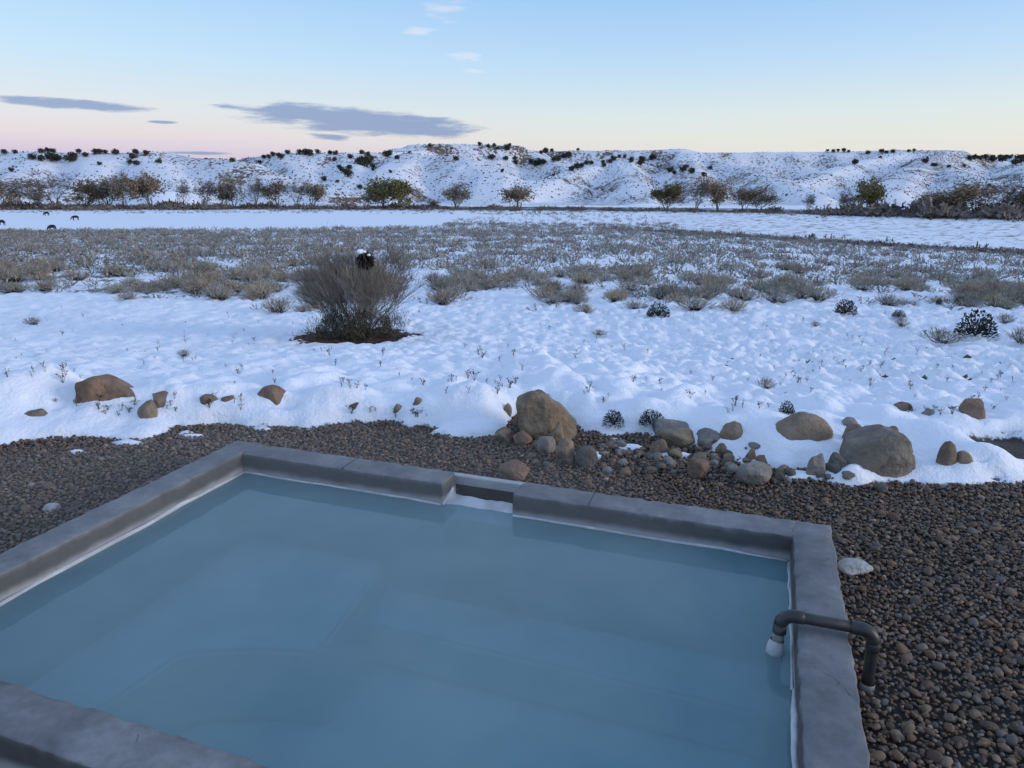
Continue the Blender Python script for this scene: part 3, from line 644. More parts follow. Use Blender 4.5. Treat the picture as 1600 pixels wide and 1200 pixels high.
# the two large boulders are shaped by hand: convex hulls, subdivided and weathered
def hull_rock(name, pts, loc, rz, tint, label, seed):
    bm = bmesh.new()
    for p in pts: bm.verts.new(p)
    r = bmesh.ops.convex_hull(bm, input=bm.verts[:]); bmesh.ops.delete(bm, geom=[g for g in r['geom_interior'] if isinstance(g, bmesh.types.BMVert)], context='VERTS')
    bmesh.ops.bevel(bm, geom=bm.edges[:], offset=.016, segments=2, affect='EDGES', profile=.5, clamp_overlap=True)
    bmesh.ops.triangulate(bm, faces=bm.faces[:]); 
    for _ in range(2): bmesh.ops.subdivide_edges(bm, edges=[e for e in bm.edges if e.calc_length() > .025], cuts=1, use_grid_fill=True); bmesh.ops.triangulate(bm, faces=bm.faces[:])
    for _ in range(1): bmesh.ops.smooth_vert(bm, verts=bm.verts[:], factor=.5, use_axis_x=True, use_axis_y=True, use_axis_z=True)
    bm.normal_update()
    for v in bm.verts: v.co += v.normal * (.013 * mnoise.noise(v.co * 7 + Vector((seed, 0, 0))) + .008 * mnoise.noise(v.co * 20) - .012 * max(0, 1 - abs(mnoise.noise(v.co * 5 + Vector((1, seed, 4)))) / .07))
    V = np.array([v.co for v in bm.verts]); Fc = [[v.index for v in f.verts] for f in bm.faces]; bm.free()
    c = np.array(tint) * (1 + .35 * np.array([mnoise.noise(Vector(p) * 6 + Vector((seed, 1, 2))) for p in V])[:, None])
    warm = np.array([max(0, mnoise.noise(Vector(p) * 4 + Vector((9, seed, 2)))) for p in V])[:, None]; c = c * (1 + warm * np.array((.35, .05, -.15)))
    o = link(name, np_mesh(name, V, Fc, True, c, MAT['sandstone'])); o.location = loc; o.rotation_euler[2] = rz
    return tag(o, label, 'boulder')
c = flat_hit(855, 697); k = (c[1] * CP + EYE * SP) / F       # metres per picture unit at the boulder
def hp(px, py, d): return ((px - 855) * k, d, (694 - py) * k * 1.06)
hull_rock('boulder', [hp(806, 640, .02), hp(812, 672, -.02), hp(808, 632, .20), hp(826, 620, .05), hp(846, 621, .02), hp(852, 624, .06), hp(845, 622, .24), hp(838, 688, -.03), hp(862, 672, -.07), hp(872, 690, -.05), hp(893, 697, -.02), hp(906, 684, .05), hp(906, 672, .2), hp(884, 650, .05), hp(880, 646, .26), hp(815, 690, .3), hp(900, 700, .3), hp(820, 705, .1), hp(890, 708, .1)],
          (c[0], c[1] + .08, c[2] - .01), 0, (.215, .17, .12), 'largest tan boulder, flat-topped and leaning right, at the snow edge behind the overflow', 3)
c = flat_hit(1390, 752); k = (c[1] * CP + EYE * SP) / F
def hp(px, py, d): return ((px - 1390) * k, d, (752 - py) * k * 1.06)
hull_rock('boulder', [hp(1331, 728, .06), hp(1340, 745, .0), hp(1345, 706, .05), hp(1372, 693, .02), hp(1398, 683, .08), hp(1412, 685, .05), hp(1432, 694, .06), hp(1442, 720, .04), hp(1440, 750, .02), hp(1400, 757, -.05), hp(1365, 757, -.04), hp(1395, 712, -.05), hp(1425, 720, -.03), hp(1350, 700, .28), hp(1400, 684, .26), hp(1435, 700, .28), hp(1440, 765, .25), hp(1335, 765, .25), hp(1390, 775, .1)],
          (c[0], c[1] + .06, c[2] - .01), 0, (.20, .175, .145), 'biggest grey-brown boulder on the right, at the gravel edge beside a snow drift', 8)
c = hit(165, 637, 3, 20, 3000); k = (c[1] * CP + EYE * SP) / F
def hp(px, py, d): return ((px - 165) * k, d, (637 - py) * k * 1.06)
hull_rock('boulder', [hp(108, 606, .05), hp(140, 597, .03), hp(106, 608, .25), hp(148, 598, .22), hp(176, 608, .06), hp(192, 618, .04), hp(207, 630, .08), hp(206, 632, .24), hp(140, 618, -.02), hp(150, 640, -.03), hp(190, 642, -.01), hp(105, 660, .0), hp(105, 660, .3), hp(212, 665, .25), hp(210, 665, .02)],
          (c[0], c[1] + .06, c[2] - .005), 0, (.215, .15, .105), 'big brown boulder half buried under the rounded snow mound at far left', 5)
# small stones heaped in the gully
rnd = random.Random(5); variants = [rock_mesh('gully_stone', (.1, .085, .065), 300 + i, [TAN, BRN, GRY, RED, DRK, GRY][i], 6, 2) for i in range(6)]
for i in range(130):
    if i < 92: px = rnd.uniform(940, 1185); py = rnd.gauss(716, 13) + (px - 1060) * .06
    elif i < 116: px = rnd.uniform(830, 960); py = rnd.gauss(716, 9) + (px - 890) * .12
    else: px = rnd.uniform(1190, 1330); py = rnd.gauss(744, 4)
    c = hit(px, py, 2.5, 9, 1200); s = rnd.uniform(.3, .95) ** 1.5
    if float(snow_amount(c[:1], c[1:2])[0]) < .03: c = on_z(px, py, .002)
    o = link('gully_stone', variants[i % 6]); o.location = (c[0], c[1], c[2] - .022 * s); o.scale = (s * rnd.uniform(.8, 1.2), s, s * rnd.uniform(.8, 1.2)); o.rotation_euler = (rnd.uniform(-.3, .3), rnd.uniform(-.3, .3), rnd.uniform(0, 6.28))
    tag(o, 'fist-sized loose stone among many heaped in the gully below the boulders', 'stone', 'small stones heaped in the gully')

# ================================================================== GRAVEL
gm, gnt, gb = new_mat('gravel_bed', .9); co = obj_co(gnt); vo = N(gnt, 'ShaderNodeTexVoronoi'); vo.inputs['Scale'].default_value = 55; L(gnt, co, vo.inputs['Vector'])
L(gnt, mixc(gnt, noise(gnt, 12, 4, co), (.030, .026, .022), (.055, .047, .04)), gb.inputs['Base Color']); bump(gnt, gb, vo.outputs['Distance'], .8, .02)
gu = np.unique(np.concatenate([np.arange(-7, 5, .1), [U0 - TH + .02, U1 + TH - .02, GA - .12, GB + .16]])); gv = np.unique(np.concatenate([np.arange(-3, 6, .1), [V0 - TH + .02, V1 + TH - .02, V1 + TH + .09]]))
GU, GV = np.meshgrid(gu, gv); V = np.stack([GU.ravel(), GV.ravel(), np.full(GU.size, -.012)], 1); gi = np.arange(GU.size).reshape(GU.shape)
Fq = np.stack([gi[:-1, :-1], gi[:-1, 1:], gi[1:, 1:], gi[1:, :-1]], -1).reshape(-1, 4); fc = V[Fq].mean(1)
fx = fc[:, 0] * CA + fc[:, 1] * SA; fy = -fc[:, 0] * SA + fc[:, 1] * CA
inp = (fc[:, 0] > U0 - TH + .02) & (fc[:, 0] < U1 + TH - .02) & (fc[:, 1] > V0 - TH + .02) & (fc[:, 1] < V1 + TH - .02); ing = (fc[:, 0] > GA - .12) & (fc[:, 0] < GB + .16) & (fc[:, 1] > V1) & (fc[:, 1] < V1 + TH + .09)
Fq = Fq[~inp & ~ing & (snow_amount(fx, fy) < .14) & (fy < edge_y(fx) + .6)]
bed = link('gravel_bed', np_mesh('gravel_bed', V, Fq, False, None, gm)); bed.rotation_euler[2] = -AL; tag(bed, kind='structure')
def unit_stones(sub, count, seed0):
    out = []
    for i in range(count):
        bm = bmesh.new(); bmesh.ops.create_icosphere(bm, subdivisions=sub, radius=1); rr = random.Random(seed0 + i)
        pl = [(Vector((rr.gauss(0, 1), rr.gauss(0, 1), rr.gauss(0, 1))).normalized(), rr.uniform(.5, .8)) for _ in range(5)]
        V_ = []
        for v in bm.verts:
            p = v.co.copy()
            for n, dd in pl:
                q = p.dot(n) - dd
                if q > 0: p -= n * q * .8
            V_.append(p * (1 + .12 * mnoise.noise(p * 2 + Vector((i * 5, seed0, 0)))))
        bmesh.ops.triangulate(bm, faces=bm.faces[:]); out.append((np.array(V_), np.array([[v.index for v in f.verts] for f in bm.faces]))); bm.free()
    return out
PAL_G = np.array((1.42, 1.18, .98)) * np.array([(.115, .095, .08), (.095, .075, .058), (.135, .115, .095), (.10, .098, .10), (.125, .098, .072), (.065, .058, .053), (.15, .135, .118), (.08, .062, .05), (.115, .085, .062), (.088, .086, .088), (.21, .195, .175)])
PAL_W = np.array([12, 12, 9, 11, 10, 12, 5, 12, 9, 10, 1.2]); PAL_W = PAL_W / PAL_W.sum()
g = np.random.default_rng(3)
sp = .0205
uu, vv = np.meshgrid(np.arange(-5.2, 3.6, sp), np.arange(-.2, 5.4, sp)); uu = uu.ravel() + g.uniform(-.5, .5, uu.size) * sp; vv = vv.ravel() + g.uniform(-.5, .5, vv.size) * sp
x = uu * CA + vv * SA; y = -uu * SA + vv * CA
keep = ~((uu > U0 - TH - .006) & (uu < U1 + TH + .006) & (vv > V0 - TH - .006) & (vv < V1 + TH + .006)) & ~((uu > GA - .11) & (uu < GB + .15) & (vv > V1) & (vv < V1 + TH + .085))
pxx = 800 + F * x / (y * CP + EYE * SP); pyy = 600 + F * ((EYE * CP - y * SP) / (y * CP + EYE * SP))
keep &= (pxx > -130) & (pxx < 1740) & (pyy < 1300) & (pyy > 560) & (y > .35)
sn = snow_amount(x, y); keep &= sn < .05
du_ = np.hypot(uu - ub, vv - vp); keep &= du_ > .04
uu, vv, x, y, pxx, pyy = (a[keep] for a in (uu, vv, x, y, pxx, pyy))
n_ = len(uu); cs = PAL_G[g.choice(len(PAL_G), n_, p=PAL_W)] * g.uniform(.7, 1.35, (n_, 1))
sz = g.uniform(.0055, .0150, n_) * (1 + .7 * (g.random(n_) > .93))
sc = np.stack([sz * g.uniform(.95, 1.35, n_), sz * g.uniform(.75, 1.05, n_), sz * g.uniform(.55, .85, n_)], 1)
zz_ = -.006 + g.uniform(0, .014, n_) + .02 * (fbm(x * 1.3, y * 1.3, 2, 2) - .5)
a1 = g.uniform(0, 6.28, n_); tl = g.normal(0, .35, (n_, 2))
dist = np.hypot(y, EYE); vis = (pxx > 0) & (pxx < 1600) & (pyy < 1200)
order = np.argsort(np.where(vis, dist / (sz / .0125), 99)); top300 = order[:300]; rest = order[300:]
big = unit_stones(2, 8, 40); mid_ = unit_stones(1, 10, 80)
def rotm(a, tx, ty):
    ca, sa = np.cos(a), np.sin(a); Rz = np.zeros((len(a), 3, 3)); Rz[:, 0, 0] = ca; Rz[:, 0, 1] = -sa; Rz[:, 1, 0] = sa; Rz[:, 1, 1] = ca; Rz[:, 2, 2] = 1
    cx, sx = np.cos(tx), np.sin(tx); Rx = np.zeros_like(Rz); Rx[:, 0, 0] = 1; Rx[:, 1, 1] = cx; Rx[:, 1, 2] = -sx; Rx[:, 2, 1] = sx; Rx[:, 2, 2] = cx
    cy, sy = np.cos(ty), np.sin(ty); Ry = np.zeros_like(Rz); Ry[:, 1, 1] = 1; Ry[:, 0, 0] = cy; Ry[:, 0, 2] = sy; Ry[:, 2, 0] = -sy; Ry[:, 2, 2] = cy
    return Rz @ Rx @ Ry
RM = rotm(a1, tl[:, 0], tl[:, 1])
AV = []; AF = []; AC = []; base = 0
near_n = 5000
tiny = []
for (Vt, Ft) in unit_stones(1, 8, 120):
    tiny.append((Vt, Ft))
ico = []
for i in range(8):
    bm = bmesh.new(); bmesh.ops.create_icosphere(bm, subdivisions=1, radius=1); bm.free()
    t_ = (1 + 5 ** .5) / 2; P = np.array([(-1, t_, 0), (1, t_, 0), (-1, -t_, 0), (1, -t_, 0), (0, -1, t_), (0, 1, t_), (0, -1, -t_), (0, 1, -t_), (t_, 0, -1), (t_, 0, 1), (-t_, 0, -1), (-t_, 0, 1)]) / 1.9
    P = P * (1 + g.uniform(-.22, .16, (12, 1))); Fi = np.array([(0, 11, 5), (0, 5, 1), (0, 1, 7), (0, 7, 10), (0, 10, 11), (1, 5, 9), (5, 11, 4), (11, 10, 2), (10, 7, 6), (7, 1, 8), (3, 9, 4), (3, 4, 2), (3, 2, 6), (3, 6, 8), (3, 8, 9), (4, 9, 5), (2, 4, 11), (6, 2, 10), (8, 6, 7), (9, 8, 1)])
    ico.append((P, Fi))
for group, lib in ((rest[:near_n], mid_), (rest[near_n:], ico)):
    pick = g.integers(0, len(lib), len(group))
    for k_, (Vu, Fu) in enumerate(lib):
        idx = group[pick == k_]
        if not len(idx): continue
        W = np.einsum('nij,nkj->nki', RM[idx], Vu[None] * sc[idx][:, None, :]); W[:, :, 0] += uu[idx][:, None]; W[:, :, 1] += vv[idx][:, None]; W[:, :, 2] += zz_[idx][:, None]
        AV.append(W.reshape(-1, 3)); AF.append((Fu[None] + (np.arange(len(idx)) * len(Vu))[:, None, None]).reshape(-1, 3) + base); base += len(idx) * len(Vu)
        AC.append(np.repeat(cs[idx], len(Vu), 0))
loose = link('loose_gravel', np_mesh('loose_gravel', np.concatenate(AV), np.concatenate(AF), True, np.concatenate(AC), MAT['gravel']), None, bed); loose['kind'] = 'stuff'
protos = []
for i in range(11):
    Vu, Fu = big[i % 8]; protos.append(np_mesh('gravel_stone', Vu, Fu, True, np.tile(PAL_G[i], (len(Vu), 1)), MAT['gravel']))
for i in top300:
    o = link('gravel_stone', protos[int(g.choice(11, p=PAL_W))], None, bed); o.location = (uu[i], vv[i], zz_[i] + .004); o.scale = sc[i] * 1.08; o.rotation_euler = (tl[i, 0], tl[i, 1], a1[i])

# ================================================================== PLANTS
def blade(b, base, tip, w, c):
    base = Vector(base); tip = Vector(tip); s = (tip - base).cross(Vector((random.uniform(-1, 1), random.uniform(-1, 1), .3)))
    s = s.normalized() * w if s.length > 1e-6 else Vector((w, 0, 0)); b.add([tuple(base - s), tuple(base + s), tuple(tip + s * .4), tuple(tip - s * .4)], [(0, 1, 2), (0, 2, 3)], c)
def jit(c, k=.25): f = 1 + random.uniform(-k, k); return tuple(q * f for q in c)
def sage_mesh(name, blades, w, seed, cols, tw=.010):
    random.seed(seed); b = MB()
    for i in range(blades):
        a = random.uniform(0, 6.28); r = random.random() ** .6; sl = r * .9
        h = (1 - .45 * r * r) * random.uniform(.55, 1.08); p0 = Vector((math.cos(a) * r * .18, math.sin(a) * r * .18, random.uniform(0, .3) * h))
        p1 = Vector((math.cos(a) * r * .62, math.sin(a) * r * .62, h * .55)) + Vector((random.gauss(0, .05), random.gauss(0, .05), 0))
        p2 = p1 + Vector((math.cos(a) * r * .25 + random.gauss(0, .07), math.sin(a) * r * .25 + random.gauss(0, .07), h * .42))
        c = jit(random.choice(cols)); blade(b, p0, p1, tw, jit((.07, .055, .04))); blade(b, p1, p2, w, c)
        for q in range(2):
            e = p1 + (p2 - p1) * random.random(); blade(b, e, e + Vector((random.gauss(0, .1), random.gauss(0, .1), random.uniform(.05, .16))), w * .9, jit(c))
    b.c = [c_ * np.array((.92, .93, .97)) for c_ in b.c]
    return b.mesh(name, MAT['plant'], False, True)
SAGE = [(0.351, 0.319, 0.260), (0.416, 0.364, 0.293), (0.286, 0.267, 0.221), (0.390, 0.325, 0.254)]
VAR = [SAGE, [(0.435, 0.358, 0.243), (0.384, 0.320, 0.230)], [(0.256, 0.256, 0.198), (0.307, 0.294, 0.230)], SAGE, [(0.346, 0.282, 0.218), (0.294, 0.243, 0.192)], [(0.410, 0.384, 0.320), (0.358, 0.333, 0.282)]]
near_sage = [sage_mesh('sagebrush', 150, .013, 10 + i, VAR[i]) for i in range(6)]
far_sage_src = []
for i in range(6):
    me = sage_mesh('tmp', 7, .062, 30 + i, VAR[i], .03); V_ = np.array([v.co for v in me.vertices]); F_ = np.array([p.vertices[:] for p in me.polygons]); C_ = np.array([d_.color[:3] for d_ in me.attributes['tint'].data]) * np.array((.88, .91, .98)); bpy.data.meshes.remove(me); far_sage_src.append((V_, F_, C_))
g = np.random.default_rng(11)
# candidate spots spread evenly, kept by the density of the belt
n_ = 46000; Yc = np.sqrt(g.uniform(24 ** 2, 208 ** 2, n_)); rc = g.uniform(-.86, .86, n_); q_ = 1500; Yc = np.concatenate([Yc, g.uniform(200, 318, q_)]); rc = np.concatenate([rc, g.uniform(-.08, .24, q_)]); n_ += q_; Xc = rc * Yc
clump = fbm(Xc / 2.6, Yc / 3.2, 3, 44); den = brush_band(Xc, Yc) * (clump > np.interp(rc, [-.7, -.2, .15, .8], [.35, .39, .44, .44]))
ok = g.random(n_) < den * np.interp(Yc, [25, 60, 200], [.85, .7, .5]); Xc, Yc, rc = Xc[ok], Yc[ok], rc[ok]
away = np.hypot(Xc - BUSH_P[0], Yc - BUSH_P[1]) > 2.6; Xc, Yc, rc = Xc[away], Yc[away], rc[away]
Zc = height(Xc, Yc); S = g.uniform(.35, 1.0, len(Xc)) * np.interp(Yc, [25, 60, 200], [.85, 1.0, 1.15])
order = np.argsort(Yc / S); 
for j, i in enumerate(order[:300]):
    o = link('sagebrush', near_sage[j % 6]); s = S[i]; o.location = (Xc[i], Yc[i], Zc[i] - .05); o.scale = (s * 1.15, s * 1.15, s * g.uniform(.75, 1.05)); o.rotation_euler[2] = g.uniform(0, 6.28)
    rr_ = Xc[i] / Yc[i]; ar = 'left of the bare bush' if rr_ < -.36 else 'beside and behind the bare bush' if rr_ < -.12 else 'just right of the bare bush' if rr_ < .12 else 'above the middle of the open snow' if rr_ < .4 else 'on the right above the dark shrubs'
    sz_ = ('straw-coloured', 'grey', 'greenish-grey')[(j % 6 == 1) and 0 or ((j % 6 == 2) and 2 or 1)]; kd = 'large' if s > .75 else 'small'
    tag(o, f'{kd} {sz_} sagebrush at the belt edge {ar}', 'shrub', f'{kd} {sz_} sagebrush {ar}')
AV = []; AF = []; AC = []; base = 0; rest = order[300:]
for i in rest:
    V_, F_, C_ = far_sage_src[i % 6]; a = g.uniform(0, 6.28); ca, sa = math.cos(a), math.sin(a); s = S[i]
    W = np.stack([(V_[:, 0] * ca - V_[:, 1] * sa) * s * 1.2 + Xc[i], (V_[:, 0] * sa + V_[:, 1] * ca) * s * 1.2 + Yc[i], V_[:, 2] * s * .95 + Zc[i] - .05], 1)
    AV.append(W); AF.append(F_ + base); AC.append(C_ * g.uniform(.75, 1.25)); base += len(V_)
o = link('sagebrush_belt', np_mesh('sagebrush_belt', np.concatenate(AV), np.concatenate(AF), False, np.concatenate(AC), MAT['plant'])); tag(o, 'grey sagebrush covering the slope down to the white field', 'sagebrush', kind='stuff')
print('sage', len(Xc))

# ------------------------------------------------------------------ the large bare bush with a nest
def grow(b, p, d, length, r, level, cols, spread=.5, up=.25, kids=4, fine=None):
    n = 4; pts = [p]; rad = [r]
    for i in range(n):
        d = (d + Vector((random.gauss(0, .12), random.gauss(0, .12), random.gauss(0, .06) + up * .12))).normalized(); p = p + d * length / n; pts.append(p); rad.append(max(r * (1 - .7 * (i + 1) / n), .0025))
    b.tube(pts, rad, 5 if level > 1 else 3, jit(random.choice(cols)))
    if level > 0:
        for k in range(kids):
            q = random.uniform(.3, 1.0); i = min(int(q * n), n - 1); pp = pts[i] + (pts[i + 1] - pts[i]) * (q * n - i)
            dd = (d + Vector((random.gauss(0, spread), random.gauss(0, spread), random.gauss(0, spread * .5) + up * .5))).normalized()
            grow(fine or b, pp, dd, length * random.uniform(.45, .75), rad[i] * .55, level - 1, cols, spread, up, kids, fine)
bush = empty('bare_bush', tuple(BUSH_P)); tag(bush, 'large round leafless bush with tangled grey twigs standing alone in the snow', 'bush')
bk = (BUSH_P[1] * CP + (EYE - BUSH_P[2]) * SP) / F; HB = 156 * bk   # its height
random.seed(77); tw = MB()
BK = [(.13, .115, .095), (.16, .14, .115), (.11, .095, .08)]
for i in range(15):
    a = i / 15 * 6.28 + random.uniform(-.25, .25); r = random.uniform(.05, .45); tilt = random.uniform(.15, 1.15)
    s = MB(); dirv = Vector((math.cos(a) * tilt * 1.25 - .22, math.sin(a) * tilt * .9, 1)).normalized()
    grow(s, Vector((math.cos(a) * r, math.sin(a) * r, -.05)), dirv, HB * random.uniform(.42, .62), random.uniform(.018, .036), 3, BK, .5, .32, 7, tw)
    link('stem', s.mesh('stem', MAT['plant'], True, True), None, bush)
lob = [(-.75, 0, .62, .62), (-.3, .1, .78, .6), (.25, 0, .72, .55), (.55, .1, .5, .5), (-1.05, .1, .45, .5), (0, -.3, .6, .6), (-.5, -.3, .5, .6), (.3, -.3, .42, .5)]
for i in range(6500):   # fine shoots fanning out of each limb's end
    lx, ly, lz, lr = random.choice(lob); v = Vector((random.gauss(0, 1), random.gauss(0, 1), random.gauss(.5, .9))).normalized(); p = Vector((lx * HB * .42, ly * HB * .42, lz * HB * .8)) + v * lr * HB * .42 * random.uniform(.2, .9)
    dd = (Vector((p.x * .55, p.y * .55, p.z * .7)).normalized() + Vector((random.gauss(0, .28), random.gauss(0, .28), random.gauss(.12, .22)))).normalized(); blade(tw, p, p + dd * random.uniform(.15, .55), random.uniform(.002, .0042), jit(random.choice([(0.311, 0.266, 0.215), (0.257, 0.219, 0.176), (0.365, 0.313, 0.247)])))
link('twigs', tw.mesh('twigs', MAT['plant'], False, True), None, bush)
fo = MB(); cl = [(random.uniform(-1.15, 1.15), random.uniform(-.8, .8), random.uniform(.0, .62), random.uniform(.15, .38)) for _ in range(46)]
for i in range(9000):
    cx_, cy_, cz_, cr_ = random.choice(cl); cz_ *= 1.2 - abs(cx_) * .55
    p = Vector((cx_ + random.gauss(0, cr_ * .5), cy_ + random.gauss(0, cr_ * .5), max(.0, cz_ + random.gauss(0, cr_ * .5)))); blade(fo, p, p + Vector((random.gauss(0, .05), random.gauss(0, .05), random.uniform(.03, .13))), .0065, jit(random.choice([(.09, .088, .06), (.12, .108, .075), (.15, .12, .085), (.065, .065, .048)]), .4))
link('lower_foliage', fo.mesh('lower_foliage', MAT['plant'], False, True), None, bush)
# nest of sticks with a cap of snow, lodged in the bush
np_ = at_depth(571, 408, BUSH_P[1] - .3); nest = empty('nest', tuple(np_)); tag(nest, 'dark stick nest capped with snow, lodged near the top of the bare bush', 'nest')
nb = MB(); random.seed(3)
for i in range(900):
    v = Vector((random.gauss(0, 1), random.gauss(0, 1), random.gauss(0, 1))).normalized() * random.uniform(.4, 1); p = Vector((v.x * .19, v.y * .17, v.z * .21)); e = Vector((random.gauss(0, 1), random.gauss(0, 1), random.gauss(0, .6))).normalized() * .11
    blade(nb, p - e, p + e, .012, jit((.016, .014, .012), .4))
link('sticks', nb.mesh('sticks', MAT['plant'], False, True), None, nest)
m_, nt_, b_ = new_mat('clean_snow', .7); b_.inputs['Base Color'].default_value = (.86, .88, .92, 1); bump(nt_, b_, noise(nt_, 30, 3, obj_co(nt_)), .3, .02); MAT['snow'] = m_
for q, (px, py, r) in enumerate(((-.09, .25, .10), (.13, .17, .045), (.0, .25, .06))):
    me = rock_mesh('snow_cap', (r * 2, r * 1.8, r * 1.3), 900 + q, (1, 1, 1), 3, 3); me.materials.clear(); me.materials.append(m_); o = link('snow_cap', me, None, nest); o.location = (px, -.16, py - r * .5)

# ------------------------------------------------------------------ dark evergreen shrubs standing in the snow, each with its own place
def leafy_mesh(name, n, w, cols, seed, flat=.8):
    random.seed(seed); b = MB()
    for i in range(n):
        v = Vector((random.gauss(0, 1), random.gauss(0, 1), random.gauss(0, 1))).normalized(); r = random.random() ** .4
        p = Vector((v.x * .5 * r, v.y * .5 * r, .02 + abs(v.z) * .85 * r)); blade(b, p, p + (v + Vector((0, 0, .5))) * w * 2.2, w, jit(random.choice(cols), .35))
    for i in range(10):
        a = random.uniform(0, 6.28); b.tube([(0, 0, 0), (math.cos(a) * .15, math.sin(a) * .15, .3), (math.cos(a) * .34, math.sin(a) * .34, .7)], [.02, .014, .006], 4, (.06, .05, .04))
    return b.mesh(name, MAT['plant'], False, True)
DKG = [(.04, .043, .036), (.06, .06, .045), (.03, .034, .03)]
dk = [leafy_mesh('dark_shrub', 1000, .024, DKG, 50 + i) for i in range(3)]
for j, (px, py, wpx, hpx, lab) in enumerate([(1524, 524, 58, 40, 'largest round dark-leaved shrub standing in the snow at right'), (1320, 491, 34, 24, 'dark leafy shrub with a snow cap at the lower edge of the sagebrush'), (1028, 494, 36, 22, 'dark low shrub at the sagebrush edge right of the bare bush'),
        (1500, 477, 22, 14, 'small dark shrub above the largest round dark one'), (1467, 476, 10, 10, 'tiny dark shrub left of the small dark one'), (1404, 495, 20, 12, 'small dark shrub beside a pale dry clump'), (1227, 662, 26, 24, 'little dark green bush behind the peaked tan boulder'), (958, 662, 34, 26, 'dark twiggy plant right of the largest leaning boulder'),
        (1018, 660, 40, 24, 'dark low sprig above the grey rounded boulder')]):
    p = hit(px, py, 5, 80); k = (p[1] * CP + (EYE - p[2]) * SP) / F; o = link('dark_shrub', dk[j % 3]); o.location = tuple(p - np.array((0, 0, .02))); o.scale = (wpx * k, wpx * k, hpx * k * 1.15); tag(o, lab, 'shrub')
pale = [sage_mesh('dry_shrub', 110, .012, 70 + i, [(.26, .22, .16), (.22, .19, .14)]) for i in range(2)]
for j, (px, py, wpx, hpx, lab) in enumerate([(1468, 536, 56, 26, 'pale dry bush left of the largest round dark shrub'), (1408, 510, 22, 18, 'pale dry clump under the small dark shrub'), (1273, 510, 14, 10, 'tiny pale tuft alone in the open snow'), (1594, 536, 40, 26, 'pale dry bush cut by the right edge'), (1568, 505, 26, 18, 'pale dry bush between the round dark shrub and right edge'), (52, 508, 26, 14, 'pale dry twiggy tuft in the left snow'), (1195, 605, 30, 20, 'pale branching weed in the middle right snow'), (288, 556, 22, 12, 'pale grass tuft in the left middle snow'), (935, 523, 26, 10, 'low pale tuft in the snow right of the bare bush')]):
    p = hit(px, py, 5, 80); k = (p[1] * CP + (EYE - p[2]) * SP) / F; o = link('dry_shrub', pale[j % 2]); o.location = tuple(p - np.array((0, 0, .02))); o.scale = (wpx * k * .7, wpx * k * .7, hpx * k * 1.1); tag(o, lab, 'shrub')
# small weeds poking through the snow
def weed_mesh(seed, dark):
    random.seed(seed); b = MB()
    for i in range(random.randint(3, 7)):
        a = random.uniform(0, 6.28); lean = random.uniform(.1, .7); h = random.uniform(.5, 1); top = Vector((math.cos(a) * lean * h, math.sin(a) * lean * h, h)); mid = top * .5 + Vector((0, 0, .12))
        c = jit(dark); b.tube([(0, 0, -.1), tuple(mid), tuple(top)], [.018, .014, .008], 3, c)
        for q in range(random.randint(3, 9)):
            p = mid + (top - mid) * random.random(); blade(b, p, p + Vector((random.gauss(0, .11), random.gauss(0, .11), random.uniform(.02, .14))), .028, jit(c))
    return b.mesh('weed', MAT['plant'], False, True)
weeds = [weed_mesh(i, [(.05, .045, .04), (.075, .06, .045), (.035, .035, .03), (.17, .14, .10)][i % 4]) for i in range(10)]
rnd = random.Random(21)
spots = [(rnd.uniform(0, 1600), rnd.triangular(500, 655, 640)) for _ in range(55)]
for i in range(300):
    if i < 200: sx, sy = rnd.choice(spots); px = rnd.gauss(sx, 22); py = min(rnd.gauss(sy, 6), 652)
    else: px = rnd.uniform(0, 1600); py = rnd.uniform(480, 610)
    p = hit(px, py, 5, 60, 1500)
    if math.hypot(p[0] - BUSH_P[0], p[1] - BUSH_P[1]) < 2: continue
    s = rnd.uniform(.03, .09) * (1 if py > 560 else 1.6); o = link('weed', weeds[rnd.randrange(10)]); o.location = tuple(p); o.scale = (s, s, s * rnd.uniform(.5, 1.2)); o.rotation_euler[2] = rnd.uniform(0, 6.28)
    ar = ('behind the left boulders' if px < 420 else 'between the bare bush and the pool' if px < 800 else 'behind the leaning boulder and gully' if px < 1200 else 'above the biggest boulder') if py > 575 else ('left of the bare bush' if px < 480 else 'just right of the bare bush' if px < 1000 else 'below the right-hand sagebrush')
    tag(o, 'small dry weed poking through the snow ' + ar, 'weed', 'weeds ' + ar)
